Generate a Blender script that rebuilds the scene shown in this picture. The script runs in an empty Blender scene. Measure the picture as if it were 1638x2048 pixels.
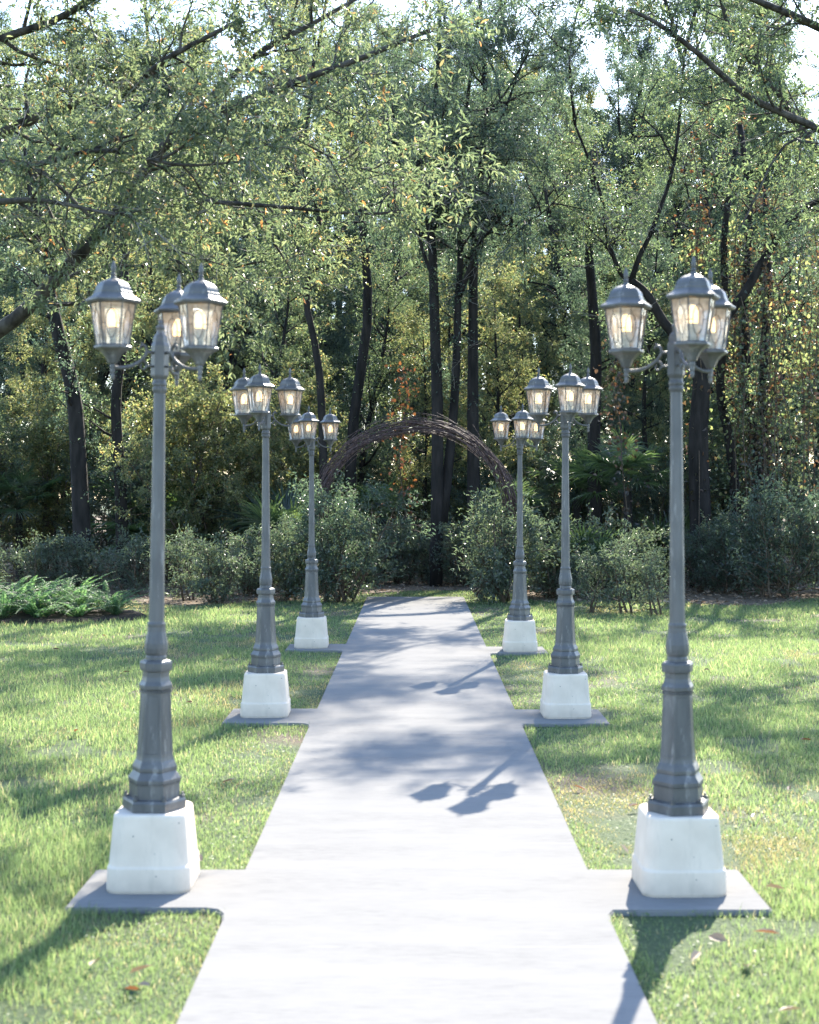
import bpy, bmesh, math
import numpy as np
from mathutils import Vector, Matrix
R = math.radians
S = bpy.context.scene
COL = S.collection

# ------------------------------------------------------------------ camera
CAMH, FPX, VX, VY = 1.65, 2844.4, 830.0, 979.0
cam = bpy.data.cameras.new('camera'); camo = bpy.data.objects.new('camera', cam); COL.objects.link(camo)
camo.location = (0, 0, CAMH); camo.rotation_euler = (R(90), 0, 0)
cam.sensor_fit = 'VERTICAL'; cam.sensor_height = 36; cam.lens = 50
cam.shift_x = -(VX - 819) / 2048; cam.shift_y = -(1024 - VY) / 2048
cam.clip_start = .05; cam.clip_end = 1000
cam.dof.use_dof = True; cam.dof.focus_distance = 17.0; cam.dof.aperture_fstop = 3.6
S.camera = camo
def P(px, py, d):
    return np.array([(px - VX) * d / FPX, d, CAMH - (py - VY) * d / FPX])

# ------------------------------------------------------------------ sky, sun, exposure
SUN_EL, SUN_AZ = 39.0, 16.5
w = bpy.data.worlds.new('World'); S.world = w; w.use_nodes = True
nt = w.node_tree; bg = nt.nodes['Background']
sky = nt.nodes.new('ShaderNodeTexSky'); sky.sky_type = 'NISHITA'; sky.sun_disc = False
sky.sun_elevation = R(SUN_EL); sky.sun_rotation = R(SUN_AZ)
sky.air_density = 1.0; sky.dust_density = .6; sky.ozone_density = 2.5
nt.links.new(sky.outputs[0], bg.inputs[0]); bg.inputs[1].default_value = .15
sl = bpy.data.lights.new('sun', 'SUN'); sl.energy = 4.4; sl.angle = R(.53); sl.color = (1, .92, .79)
so = bpy.data.objects.new('sun', sl); COL.objects.link(so)
sd = Vector((math.sin(R(SUN_AZ)) * math.cos(R(SUN_EL)), math.cos(R(SUN_AZ)) * math.cos(R(SUN_EL)), math.sin(R(SUN_EL))))
so.rotation_euler = (-sd).to_track_quat('-Z', 'Y').to_euler(); so.location = sd * 60
S.view_settings.view_transform = 'Standard'; S.view_settings.look = 'None'
S.view_settings.exposure = 2.12; S.view_settings.gamma = 1
S.render.engine = 'CYCLES'
cy = S.cycles; cy.max_bounces = 7; cy.diffuse_bounces = 4; cy.glossy_bounces = 2; cy.transmission_bounces = 4
cy.transparent_max_bounces = 12; cy.use_denoising = True; cy.sample_clamp_indirect = 6
cy.caustics_reflective = False; cy.caustics_refractive = False

# ------------------------------------------------------------------ materials
def mat(name):
    m = bpy.data.materials.new(name); m.use_nodes = True
    n = m.node_tree.nodes; l = m.node_tree.links; b = n['Principled BSDF']
    return m, n, l, b
def ramp(n, stops):
    r = n.new('ShaderNodeValToRGB'); e = r.color_ramp.elements
    while len(e) < len(stops): e.new(.5)
    for k, (p, c) in enumerate(stops): e[k].position = p; e[k].color = (*c, 1)
    return r
def leaf_mat(name, stops, transl=.45, tint=(1.9, 1.8, .7), rough=.38, spec=.5, refl=.58):
    tint = tuple(1.4 * c for c in tint)
    m, n, l, b = mat(name)
    g = n.new('ShaderNodeNewGeometry'); r = ramp(n, stops); r.color_ramp.interpolation = 'LINEAR'
    l.new(g.outputs['Random Per Island'], r.inputs[0])
    dk = n.new('ShaderNodeMix'); dk.data_type = 'RGBA'; dk.blend_type = 'MULTIPLY'; dk.inputs[0].default_value = 1; l.new(r.outputs[0], dk.inputs[6]); dk.inputs[7].default_value = (refl, refl, refl, 1)
    l.new(dk.outputs[2], b.inputs['Base Color'])
    b.inputs['Roughness'].default_value = rough; b.inputs['Specular IOR Level'].default_value = spec
    mu = n.new('ShaderNodeMix'); mu.data_type = 'RGBA'; mu.blend_type = 'MULTIPLY'; mu.inputs[0].default_value = 1
    l.new(r.outputs[0], mu.inputs[6]); mu.inputs[7].default_value = (*tint, 1)
    t = n.new('ShaderNodeBsdfTranslucent'); l.new(mu.outputs[2], t.inputs[0])
    x = n.new('ShaderNodeMixShader'); x.inputs[0].default_value = transl
    l.new(b.outputs[0], x.inputs[1]); l.new(t.outputs[0], x.inputs[2])
    l.new(x.outputs[0], n['Material Output'].inputs[0])
    return m
def noise_mat(name, c1, c2, scale=5, rough=.8, bump=.0, bscale=None, stretch=None, lo=.35, hi=.65, spec=.3, metal=0, detail=6):
    m, n, l, b = mat(name)
    tc = n.new('ShaderNodeTexCoord'); mp = n.new('ShaderNodeMapping')
    if stretch: mp.inputs['Scale'].default_value = stretch
    l.new(tc.outputs['Object'], mp.inputs[0])
    t = n.new('ShaderNodeTexNoise'); t.inputs['Scale'].default_value = scale; t.inputs['Detail'].default_value = detail
    l.new(mp.outputs[0], t.inputs['Vector'])
    r = ramp(n, [(lo, c1), (hi, c2)]); l.new(t.outputs[0], r.inputs[0]); l.new(r.outputs[0], b.inputs['Base Color'])
    b.inputs['Roughness'].default_value = rough; b.inputs['Specular IOR Level'].default_value = spec
    b.inputs['Metallic'].default_value = metal
    if bump:
        t2 = n.new('ShaderNodeTexNoise'); t2.inputs['Scale'].default_value = bscale or scale * 4; t2.inputs['Detail'].default_value = 5
        l.new(mp.outputs[0], t2.inputs['Vector'])
        bp = n.new('ShaderNodeBump'); bp.inputs['Strength'].default_value = bump; bp.inputs['Distance'].default_value = .02
        l.new(t2.outputs[0], bp.inputs['Height']); l.new(bp.outputs[0], b.inputs['Normal'])
    return m
M = {}
G1, G2, G3 = (.05, .075, .042), (.08, .112, .06), (.115, .145, .075)
M['leaf_green'] = leaf_mat('leaf_green', [(0, (.032, .052, .03)), (.4, G1), (.75, G2), (.97, G3), (1, (.22, .13, .06))], .45, (2.45, 2.4, 1.85), .42, 1.0)
M['leaf_bluegreen'] = leaf_mat('leaf_bluegreen', [(0, (.028, .05, .036)), (.5, (.046, .074, .05)), (1, (.08, .108, .068))], .42, (2.35, 2.35, 1.9), .42, 1.0)
M['leaf_yellow'] = leaf_mat('leaf_yellow', [(0, (.06, .085, .042)), (.5, (.12, .14, .07)), (.93, (.18, .18, .09)), (1, (.23, .15, .07))], .5, (2.35, 2.3, 1.65), .44, 1.0)
M['leaf_oak'] = leaf_mat('leaf_oak', [(0, (.05, .075, .042)), (.5, (.085, .11, .06)), (.93, (.13, .15, .085)), (.98, (.15, .12, .06)), (1, (.32, .14, .05))], .45, (2.15, 2.15, 1.75), .42, 1.0)
M['leaf_shrub'] = leaf_mat('leaf_shrub', [(0, (.045, .07, .052)), (.6, (.07, .098, .07)), (1, (.10, .13, .09))], .36, (2.2, 2.2, 1.5), .46, 1.0)
M['leaf_red'] = leaf_mat('leaf_red', [(0, (.045, .03, .02)), (.6, (.10, .055, .032)), (1, (.18, .10, .045))], .42, (1.5, 1.1, .7), .4)
M['leaf_rust'] = leaf_mat('leaf_rust', [(0, (.045, .05, .028)), (.45, (.075, .058, .035)), (1, (.12, .065, .038))], .4, (1.4, 1.2, .9), .4, .8)
M['leaf_dead'] = leaf_mat('leaf_dead', [(0, (.10, .065, .04)), (.5, (.22, .16, .11)), (1, (.42, .36, .30))], .15, (.9, .75, .6), .6, .4, 1)
M['palm'] = leaf_mat('palm', [(0, (.028, .05, .03)), (.6, (.05, .08, .044)), (1, (.08, .11, .058))], .42, (2.3, 2.4, 1.3), .42, .9)
M['fern'] = leaf_mat('fern', [(0, (.045, .10, .055)), (.6, (.075, .14, .075)), (1, (.12, .18, .10))], .45, (2, 2.1, 1.3), .5, .4)
M['grass'] = leaf_mat('grass', [(0, (.075, .125, .058)), (.5, (.115, .17, .082)), (.90, (.155, .20, .11)), (.95, (.22, .22, .14)), (1, (.30, .27, .20))], .56, (1.8, 1.7, 1.25), .4, .5, .8)
M['grass_dry'] = leaf_mat('grass_dry', [(0, (.12, .15, .07)), (.45, (.17, .18, .09)), (.6, (.25, .215, .13)), (1, (.34, .28, .19))], .5, (1.5, 1.45, 1.05), .5, .4, .9)
M['clover'] = leaf_mat('clover', [(0, (.08, .135, .06)), (1, (.13, .18, .085))], .4, (1.4, 1.4, .9), .5, .35, .9)
M['bark'] = noise_mat('bark', (.007, .006, .005), (.028, .023, .02), 9, .9, .8, 18, (1, 1, .25))
M['bark_grey'] = noise_mat('bark_grey', (.025, .021, .018), (.09, .08, .07), 12, .9, .6, 30, (1, 1, .5))
M['stem'] = noise_mat('stem', (.05, .035, .025), (.12, .09, .06), 30, .8)
M['bark_pale'] = noise_mat('bark_pale', (.12, .105, .09), (.26, .24, .21), 20, .8)
M['twig'] = noise_mat('twig', (.035, .022, .02), (.13, .085, .078), 25, .65, .3, 60)
def metal_material():
    m = noise_mat('metal', (.060, .060, .062), (.125, .120, .116), 14, .45, .12, 60, (1, 1, .3), .3, .7, .5)
    n = m.node_tree.nodes; l = m.node_tree.links; b = n['Principled BSDF']; src = b.inputs['Base Color'].links[0].from_socket
    tc = n.new('ShaderNodeTexCoord'); mp = n.new('ShaderNodeMapping'); mp.inputs['Scale'].default_value = (1, 1, .16); l.new(tc.outputs['Object'], mp.inputs[0])
    t = n.new('ShaderNodeTexNoise'); t.inputs['Scale'].default_value = 34; t.inputs['Detail'].default_value = 8; t.inputs['Roughness'].default_value = .7; l.new(mp.outputs[0], t.inputs['Vector'])
    r = ramp(n, [(.57, (0, 0, 0)), (.70, (.8, .8, .8))]); l.new(t.outputs[0], r.inputs[0])
    x = n.new('ShaderNodeMix'); x.data_type = 'RGBA'; l.new(r.outputs[0], x.inputs[0]); l.new(src, x.inputs[6]); x.inputs[7].default_value = (.30, .285, .27, 1)
    l.new(x.outputs[2], b.inputs['Base Color']); return m
M['metal'] = metal_material()
M['plinth'] = None
M['white'] = noise_mat('white_ceramic', (.7, .68, .63), (.75, .73, .7), 5, .4)

def path_material():
    m, n, l, b = mat('painted_concrete')
    tc = n.new('ShaderNodeTexCoord')
    def nz(scale, st, det=6, ro=.6):
        mp = n.new('ShaderNodeMapping'); mp.inputs['Scale'].default_value = st; l.new(tc.outputs['Object'], mp.inputs[0])
        t = n.new('ShaderNodeTexNoise'); t.inputs['Scale'].default_value = scale; t.inputs['Detail'].default_value = det
        t.inputs['Roughness'].default_value = ro; l.new(mp.outputs[0], t.inputs['Vector']); return t
    a = nz(2.2, (.5, 2.2, 1)); f = nz(9, (1, 9, 1), 8, .7); g = nz(60, (.25, 3, 1), 4)
    def mth(op, x, y=None, v=None):
        k = n.new('ShaderNodeMath'); k.operation = op
        l.new(x, k.inputs[0])
        if y is not None: l.new(y, k.inputs[1])
        if v is not None: k.inputs[1].default_value = v
        return k.outputs[0]
    ra = ramp(n, [(.40, (0, 0, 0)), (.66, (1, 1, 1))]); l.new(a.outputs[0], ra.inputs[0])
    rf = ramp(n, [(.42, (0, 0, 0)), (.66, (1, 1, 1))]); l.new(f.outputs[0], rf.inputs[0])
    s = mth('MULTIPLY', ra.outputs[0], rf.outputs[0])
    rg = ramp(n, [(.3, (.55, .55, .55)), (.7, (1, 1, 1))]); l.new(g.outputs[0], rg.inputs[0])
    s = mth('MULTIPLY', s, rg.outputs[0])
    # saw-cut joints across the walk
    sx = n.new('ShaderNodeSeparateXYZ'); l.new(tc.outputs['Object'], sx.inputs[0])
    y = mth('SUBTRACT', sx.outputs[1], v=5.13); y = mth('ADD', y, v=150.0); y = mth('MODULO', y, v=1.5); 
    jt = mth('LESS_THAN', y, v=.006)
    jn = ramp(n, [(.45, (0, 0, 0)), (.55, (1, 1, 1))]); l.new(nz(1.4, (1, .6, 1)).outputs[0], jn.inputs[0])
    jt = mth('MULTIPLY', jt, jn.outputs[0])
    mx = n.new('ShaderNodeMix'); mx.data_type = 'RGBA'; l.new(s, mx.inputs[0])
    mx.inputs[6].default_value = (.214, .211, .204, 1); mx.inputs[7].default_value = (.13, .13, .132, 1)
    m2 = n.new('ShaderNodeMix'); m2.data_type = 'RGBA'; l.new(jt, m2.inputs[0]); l.new(mx.outputs[2], m2.inputs[6])
    m2.inputs[7].default_value = (.28, .28, .28, 1)
    l.new(m2.outputs[2], b.inputs['Base Color']); b.inputs['Roughness'].default_value = 1; b.inputs['Specular IOR Level'].default_value = .0
    bp = n.new('ShaderNodeBump'); bp.inputs['Strength'].default_value = .25; bp.inputs['Distance'].default_value = .004
    l.new(g.outputs[0], bp.inputs['Height']); l.new(bp.outputs[0], b.inputs['Normal'])
    return m
M['path'] = path_material()
def plinth_material():
    m, n, l, b = mat('cast_concrete')
    tc = n.new('ShaderNodeTexCoord')
    v = n.new('ShaderNodeTexVoronoi'); v.inputs['Scale'].default_value = 34; l.new(tc.outputs['Object'], v.inputs['Vector'])
    t = n.new('ShaderNodeTexNoise'); t.inputs['Scale'].default_value = 7; t.inputs['Detail'].default_value = 6; l.new(tc.outputs['Object'], t.inputs['Vector'])
    t2 = n.new('ShaderNodeTexNoise'); t2.inputs['Scale'].default_value = 16; l.new(tc.outputs['Object'], t2.inputs['Vector'])
    rv = ramp(n, [(.07, (1, 1, 1)), (.13, (0, 0, 0))]); l.new(v.outputs['Distance'], rv.inputs[0])
    rt = ramp(n, [(.56, (0, 0, 0)), (.62, (1, 1, 1))]); l.new(t2.outputs[0], rt.inputs[0])
    k = n.new('ShaderNodeMath'); k.operation = 'MULTIPLY'; l.new(rv.outputs[0], k.inputs[0]); l.new(rt.outputs[0], k.inputs[1])
    rb = ramp(n, [(.3, (.60, .505, .41)), (.7, (.71, .605, .50))]); l.new(t.outputs[0], rb.inputs[0])
    # dirt splashed up round the foot
    sx = n.new('ShaderNodeSeparateXYZ'); l.new(tc.outputs['Object'], sx.inputs[0])
    rz = ramp(n, [(.0, (1, 1, 1)), (.11, (0, 0, 0))]); l.new(sx.outputs[2], rz.inputs[0])
    kk = n.new('ShaderNodeMath'); kk.operation = 'MULTIPLY'; l.new(rz.outputs[0], kk.inputs[0]); l.new(t2.outputs[0], kk.inputs[1])
    m1 = n.new('ShaderNodeMix'); m1.data_type = 'RGBA'; l.new(kk.outputs[0], m1.inputs[0]); l.new(rb.outputs[0], m1.inputs[6]); m1.inputs[7].default_value = (.36, .30, .24, 1)
    mp = n.new('ShaderNodeMapping'); mp.inputs['Scale'].default_value = (1, 1, .22); l.new(tc.outputs['Object'], mp.inputs[0])
    ts = n.new('ShaderNodeTexNoise'); ts.inputs['Scale'].default_value = 22; ts.inputs['Detail'].default_value = 8; ts.inputs['Roughness'].default_value = .65; l.new(mp.outputs[0], ts.inputs['Vector'])
    rs = ramp(n, [(.54, (0, 0, 0)), (.8, (.4, .4, .4))]); l.new(ts.outputs[0], rs.inputs[0])
    m3 = n.new('ShaderNodeMix'); m3.data_type = 'RGBA'; l.new(rs.outputs[0], m3.inputs[0]); l.new(m1.outputs[2], m3.inputs[6]); m3.inputs[7].default_value = (.36, .31, .25, 1); m1 = m3
    m2 = n.new('ShaderNodeMix'); m2.data_type = 'RGBA'; l.new(k.outputs[0], m2.inputs[0]); l.new(m1.outputs[2], m2.inputs[6]); m2.inputs[7].default_value = (.10, .09, .085, 1)
    l.new(m2.outputs[2], b.inputs['Base Color']); b.inputs['Roughness'].default_value = .85
    bp = n.new('ShaderNodeBump'); bp.inputs['Strength'].default_value = .2; bp.inputs['Distance'].default_value = .01
    l.new(t.outputs[0], bp.inputs['Height']); l.new(bp.outputs[0], b.inputs['Normal'])
    return m
M['plinth'] = plinth_material()
def glass_material():
    m, n, l, b = mat('seeded_glass')
    tc = n.new('ShaderNodeTexCoord')
    t = n.new('ShaderNodeTexNoise'); t.inputs['Scale'].default_value = 38; t.inputs['Detail'].default_value = 3; l.new(tc.outputs['Object'], t.inputs['Vector'])
    bp = n.new('ShaderNodeBump'); bp.inputs['Strength'].default_value = .5; bp.inputs['Distance'].default_value = .004; l.new(t.outputs[0], bp.inputs['Height'])
    tr = n.new('ShaderNodeBsdfTransparent'); tr.inputs[0].default_value = (.93, .95, .94, 1)
    tl = n.new('ShaderNodeBsdfTranslucent'); tl.inputs[0].default_value = (.86, .85, .80, 1); l.new(bp.outputs[0], tl.inputs['Normal'])
    df = n.new('ShaderNodeBsdfDiffuse'); df.inputs[0].default_value = (.75, .74, .70, 1)
    gl = n.new('ShaderNodeBsdfGlossy'); gl.inputs['Roughness'].default_value = .12; l.new(bp.outputs[0], gl.inputs['Normal'])
    fr = n.new('ShaderNodeFresnel'); fr.inputs[0].default_value = 1.5; l.new(bp.outputs[0], fr.inputs['Normal'])
    md = n.new('ShaderNodeMixShader'); md.inputs[0].default_value = .3; l.new(tl.outputs[0], md.inputs[1]); l.new(df.outputs[0], md.inputs[2])
    r = ramp(n, [(.3, (.36, .36, .36)), (.7, (.68, .68, .68))]); l.new(t.outputs[0], r.inputs[0])
    a = n.new('ShaderNodeMixShader'); l.new(r.outputs[0], a.inputs[0]); l.new(tr.outputs[0], a.inputs[1]); l.new(md.outputs[0], a.inputs[2])
    c = n.new('ShaderNodeMixShader'); l.new(fr.outputs[0], c.inputs[0]); l.new(a.outputs[0], c.inputs[1]); l.new(gl.outputs[0], c.inputs[2])
    l.new(c.outputs[0], n['Material Output'].inputs[0])
    return m
M['glass'] = glass_material()
def bulb_material():
    m, n, l, b = mat('lit_bulb')
    b.inputs['Base Color'].default_value = (.9, .8, .6, 1)
    b.inputs['Emission Color'].default_value = (1, .58, .24, 1); b.inputs['Emission Strength'].default_value = 1.35
    return m
M['bulb'] = bulb_material()

# ------------------------------------------------------------------ mesh helpers
def link(o, parent=None):
    COL.objects.link(o)
    if parent is not None: o.parent = parent
    return o
def tag(o, label=None, cat=None, group=None, kind=None):
    if label: o['label'] = label
    if cat: o['category'] = cat
    if group: o['group'] = group
    if kind: o['kind'] = kind
    return o
def empty(name, loc, rz=0):
    o = bpy.data.objects.new(name, None); o.empty_display_size = .2; o.location = loc; o.rotation_euler = (0, 0, rz)
    return link(o)
class MB:
    """collects vertex and face blocks; build() makes one mesh"""
    def __init__(s): s.v = []; s.f = {}; s.n = 0
    def add(s, v, f):
        v = np.asarray(v, np.float32).reshape(-1, 3); f = np.asarray(f, np.int64)
        s.f.setdefault(f.shape[1], []).append(f + s.n); s.v.append(v); s.n += len(v)
    def mesh(s, name, m, smooth=False):
        v = np.concatenate(s.v); me = bpy.data.meshes.new(name)
        me.vertices.add(len(v)); me.vertices.foreach_set('co', v.ravel())
        li = []; ls = []; c = 0
        for k, fs in s.f.items():
            a = np.concatenate(fs); li.append(a.ravel()); ls.append(c + np.arange(len(a)) * k); c += a.size
        li = np.concatenate(li); ls = np.concatenate(ls)
        me.loops.add(len(li)); me.loops.foreach_set('vertex_index', li.astype(np.int32))
        me.polygons.add(len(ls)); me.polygons.foreach_set('loop_start', ls.astype(np.int32))
        me.polygons.foreach_set('use_smooth', np.full(len(ls), smooth))
        me.update(calc_edges=True); me.materials.append(m)
        return me
    def build(s, name, m, parent=None, smooth=False):
        return link(bpy.data.objects.new(name, s.mesh(name, m, smooth)), parent)
def nrm(a): return a / (np.linalg.norm(a, axis=-1, keepdims=True) + 1e-9)
def tube(mb, pts, rad, k=6, cap=True):
    pts = np.asarray(pts, float); n = len(pts); rad = np.broadcast_to(np.asarray(rad, float), (n,))
    t = nrm(np.gradient(pts, axis=0))
    ref = np.array([0, 0, 1.]) if abs(t[0][2]) < .9 else np.array([1., 0, 0])
    a = np.cross(t[0], ref); a /= np.linalg.norm(a)
    ang = np.arange(k) * 2 * math.pi / k; V = []
    for i in range(n):
        a = a - t[i] * a.dot(t[i]); a /= np.linalg.norm(a) + 1e-9; b = np.cross(t[i], a)
        V.append(pts[i] + rad[i] * (np.cos(ang)[:, None] * a + np.sin(ang)[:, None] * b))
    V = np.concatenate(V); j = np.arange(k); j2 = (j + 1) % k
    F = [np.stack([i * k + j, i * k + j2, (i + 1) * k + j2, (i + 1) * k + j], 1) for i in range(n - 1)]
    mb.add(V, np.concatenate(F))
    if cap:
        mb.f.setdefault(k, []).append((np.arange(k)[::-1] + mb.n - n * k)[None, :])
        mb.f.setdefault(k, []).append((np.arange(k) + mb.n - k)[None, :])
def lathe(mb, prof, k=24, rot=0, cx=0, cy=0, corner=True, cap=True):
    """prof: list of (radius, z), bottom to top; corner: radius is to the corners"""
    ang = np.arange(k) * 2 * math.pi / k + rot
    V = np.concatenate([np.stack([cx + r * np.cos(ang), cy + r * np.sin(ang), np.full(k, z)], 1) for r, z in prof])
    j = np.arange(k); j2 = (j + 1) % k; n = len(prof)
    mb.add(V, np.concatenate([np.stack([i * k + j, i * k + j2, (i + 1) * k + j2, (i + 1) * k + j], 1) for i in range(n - 1)]))
    if cap:
        mb.f.setdefault(k, []).append((j[::-1] + mb.n - n * k)[None, :])
        mb.f.setdefault(k, []).append((j + mb.n - k)[None, :])
def spline(pts, n):
    """smooth resample of a polyline"""
    pts = np.asarray(pts, float)
    if len(pts) == 2: return pts[0] + (pts[1] - pts[0]) * np.linspace(0, 1, n)[:, None]
    P0 = np.vstack([2 * pts[0] - pts[1], pts, 2 * pts[-1] - pts[-2]])
    out = []; m = len(pts) - 1
    for u in np.linspace(0, m - 1e-6, n):
        i = int(u); f = u - i; a, b, c, d = P0[i:i + 4]
        out.append(.5 * (2 * b + (c - a) * f + (2 * a - 5 * b + 4 * c - d) * f * f + (3 * b - a - 3 * c + d) * f ** 3))
    return np.array(out)
def orient(d, up):
    """right and normal vectors for leaf directions d with a hint up"""
    r = nrm(np.cross(d, up)); return r, nrm(np.cross(r, d))
def leaves(mb, pos, d, up, L, W, shape='six', fold=.25, curl=.15):
    n = len(pos); r, nn = orient(d, up)
    L = np.broadcast_to(L, (n,))[:, None]; W = np.broadcast_to(W, (n,))[:, None]
    i = np.arange(n)[:, None]
    if shape == 'four':
        V = np.stack([pos, pos + d * L * .45 + r * W * .5 + nn * W * fold, pos + d * L - nn * L * curl, pos + d * L * .45 - r * W * .5 + nn * W * fold], 1)
        mb.add(V, np.concatenate([i * 4 + [[0, 1, 2]], i * 4 + [[0, 2, 3]]]))
    else:
        V = np.stack([pos, pos + d * L * .3 + r * W * .42 + nn * W * fold, pos + d * L * .66 + r * W * .42 + nn * (W * fold - L * curl * .4),
                      pos + d * L - nn * L * curl,
                      pos + d * L * .66 - r * W * .42 + nn * (W * fold - L * curl * .4), pos + d * L * .3 - r * W * .42 + nn * W * fold], 1)
        mb.add(V, np.concatenate([i * 6 + [[0, 1, 2, 3]], i * 6 + [[0, 3, 4, 5]]]))

# ------------------------------------------------------------------ trees
class Tree:
    def __init__(s, seed): s.g = np.random.default_rng(seed); s.limbs = []; s.tw = []
    def limb(s, pts, r0, r1, n=None):
        pts = spline(pts, n or max(4, 3 * len(pts))); s.limbs.append((pts, np.linspace(r0, r1, len(pts)))); return pts
    def wander(s, p0, d, L, m=6, wob=.18, up=.05):
        d = nrm(np.asarray(d, float)); p = [np.asarray(p0, float)]
        for i in range(m):
            d = nrm(d + s.g.normal(0, wob, 3) + [0, 0, up]); p.append(p[-1] + d * L / m)
        return np.array(p)
    def sprout(s, pts, rad, n, lr, start=.15, levels=1, up=.25, out=.8, fwd=.5, twig=(.18, .4), ntw=8, flat=1.0):
        m = len(pts) - 1
        for i in range(n):
            t = start + (1 - start) * (i + s.g.random()) / n; u = min(t * m, m - 1e-3); k = int(u); f = u - k
            p = pts[k] + (pts[k + 1] - pts[k]) * f; tan = nrm(pts[k + 1] - pts[k])
            rd = s.g.normal(0, 1, 3); rd[2] *= flat; rd -= tan * rd.dot(tan); rd = nrm(rd)
            d = nrm(tan * fwd + rd * out + [0, 0, up])
            L = s.g.uniform(*lr) * (1.1 - .45 * t); r = min(np.interp(t * m, np.arange(m + 1), rad) * .6, .012 + L * .014)
            q = s.wander(p, d, L, 5, .2, .04); rr = np.linspace(r, max(.004, r * .3), len(q)); s.limbs.append((q, rr))
            if levels > 1:
                s.sprout(q, rr, max(3, int(L * 3.2)), (lr[0] * .38, lr[1] * .42), .15, levels - 1, up * .6, out, fwd, twig, ntw, flat)
            s.twigs(q, int(ntw * (1 if levels == 1 else .5)), twig)
    def twigs(s, pts, n, lr, droop=0.0):
        m = len(pts) - 1; g = s.g
        for i in range(n):
            t = g.uniform(.15, 1); u = min(t * m, m - 1e-3); k = int(u)
            p = pts[k] + (pts[k + 1] - pts[k]) * (u - k); tan = nrm(pts[k + 1] - pts[k])
            d = nrm(tan * .6 + g.normal(0, .6, 3) + [0, 0, .1 - droop]); s.tw.append((p, p + d * g.uniform(*lr)))
        p, q = pts[-2], pts[-1]; s.tw.append((q, q + nrm(q - p) * lr[1]))
    def trunk_mesh(s, m, twr=.0035, name='trunk'):
        mb = MB()
        for pts, rad in s.limbs:
            k = 10 if rad[0] > .07 else (6 if rad[0] > .02 else 4)
            tube(mb, pts, rad, k, cap=rad[0] > .02)
        if s.tw and twr:
            a = np.array([x[0] for x in s.tw]); b = np.array([x[1] for x in s.tw]); d = nrm(b - a)
            r, nn = orient(d, np.array([.3, .2, .9])); n = len(a)
            V = np.concatenate([np.stack([a + twr * (math.cos(q) * r + math.sin(q) * nn) for q in (0, 2.09, 4.19)], 1), b[:, None, :]], 1)
            i = np.arange(n)[:, None] * 4; mb.add(V, np.concatenate([i + [[0, 1, 3]], i + [[1, 2, 3]], i + [[2, 0, 3]]]))
        return mb.mesh(name, m, True)
    def crown_mesh(s, m, per=22, L=(.045, .08), asp=.42, shape='four', jit=.05, droop=.25, keep=None, spread=.9):
        g = s.g; a = np.array([x[0] for x in s.tw]); b = np.array([x[1] for x in s.tw])
        if keep is not None:
            ok = keep(b); a, b = a[ok], b[ok]
        a = np.repeat(a, per, 0); b = np.repeat(b, per, 0); n = len(a)
        t = g.random(n)[:, None] ** .8; pos = a + (b - a) * t + g.normal(0, jit, (n, 3))
        d = nrm(nrm(b - a) * .55 + g.normal(0, spread * .6, (n, 3)) - [0, 0, droop])
        up = nrm(g.normal(0, .6, (n, 3)) + [0, -.12, .9])
        ln = g.uniform(*L, n); mb = MB(); leaves(mb, pos, d, up, ln, ln * asp * g.uniform(.8, 1.25, n), shape)
        return mb.mesh('crown', m, False)
def plant(name, loc, trunk, crown, label, cat, group=None, rz=0, sc=1.0, sz=None, extra=()):
    o = empty(name, loc, rz); o.scale = (sc, sc, sz or sc); tag(o, label, cat, group)
    if trunk: link(bpy.data.objects.new('trunk', trunk), o)
    link(bpy.data.objects.new('crown', crown), o)
    return o

# ------------------------------------------------------------------ ground, walk
GZ = -.024
def sheet(name, x0, x1, y0, y1, z, m, nx, ny, edge=None, bump=0, seed=0):
    g = np.random.default_rng(seed); xs = np.linspace(x0, x1, nx); v = []
    for j in range(ny):
        for i in range(nx):
            yy = y0 + (y1 - y0) * j / (ny - 1)
            if edge is not None and j == 0: yy = edge(xs[i])
            v.append((xs[i], yy, z + (bump * g.normal() if bump else 0)))
    i, j = np.meshgrid(np.arange(nx - 1), np.arange(ny - 1)); a = (j * nx + i).ravel()
    mb = MB(); mb.add(v, np.stack([a, a + 1, a + nx + 1, a + nx], 1)); return tag(mb.build(name, m), kind='structure')
def lawn_material():
    m, n, l, b = mat('lawn_soil')
    tc = n.new('ShaderNodeTexCoord')
    t = n.new('ShaderNodeTexNoise'); t.inputs['Scale'].default_value = .7; t.inputs['Detail'].default_value = 8; l.new(tc.outputs['Object'], t.inputs['Vector'])
    u = n.new('ShaderNodeTexNoise'); u.inputs['Scale'].default_value = 45; u.inputs['Detail'].default_value = 6; l.new(tc.outputs['Object'], u.inputs['Vector'])
    r1 = ramp(n, [(.35, (.030, .055, .018)), (.6, (.055, .08, .028))]); l.new(u.outputs[0], r1.inputs[0])
    r2 = ramp(n, [(.35, (.06, .045, .03)), (.65, (.13, .10, .065))]); l.new(u.outputs[0], r2.inputs[0])
    f = ramp(n, [(.52, (0, 0, 0)), (.66, (1, 1, 1))]); l.new(t.outputs[0], f.inputs[0])
    x = n.new('ShaderNodeMix'); x.data_type = 'RGBA'; l.new(f.outputs[0], x.inputs[0]); l.new(r1.outputs[0], x.inputs[6]); l.new(r2.outputs[0], x.inputs[7])
    l.new(x.outputs[2], b.inputs['Base Color']); b.inputs['Roughness'].default_value = .95
    bp = n.new('ShaderNodeBump'); bp.inputs['Strength'].default_value = .6; bp.inputs['Distance'].default_value = .03; l.new(u.outputs[0], bp.inputs['Height']); l.new(bp.outputs[0], b.inputs['Normal'])
    return m
M['lawn'] = lawn_material()
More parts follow.
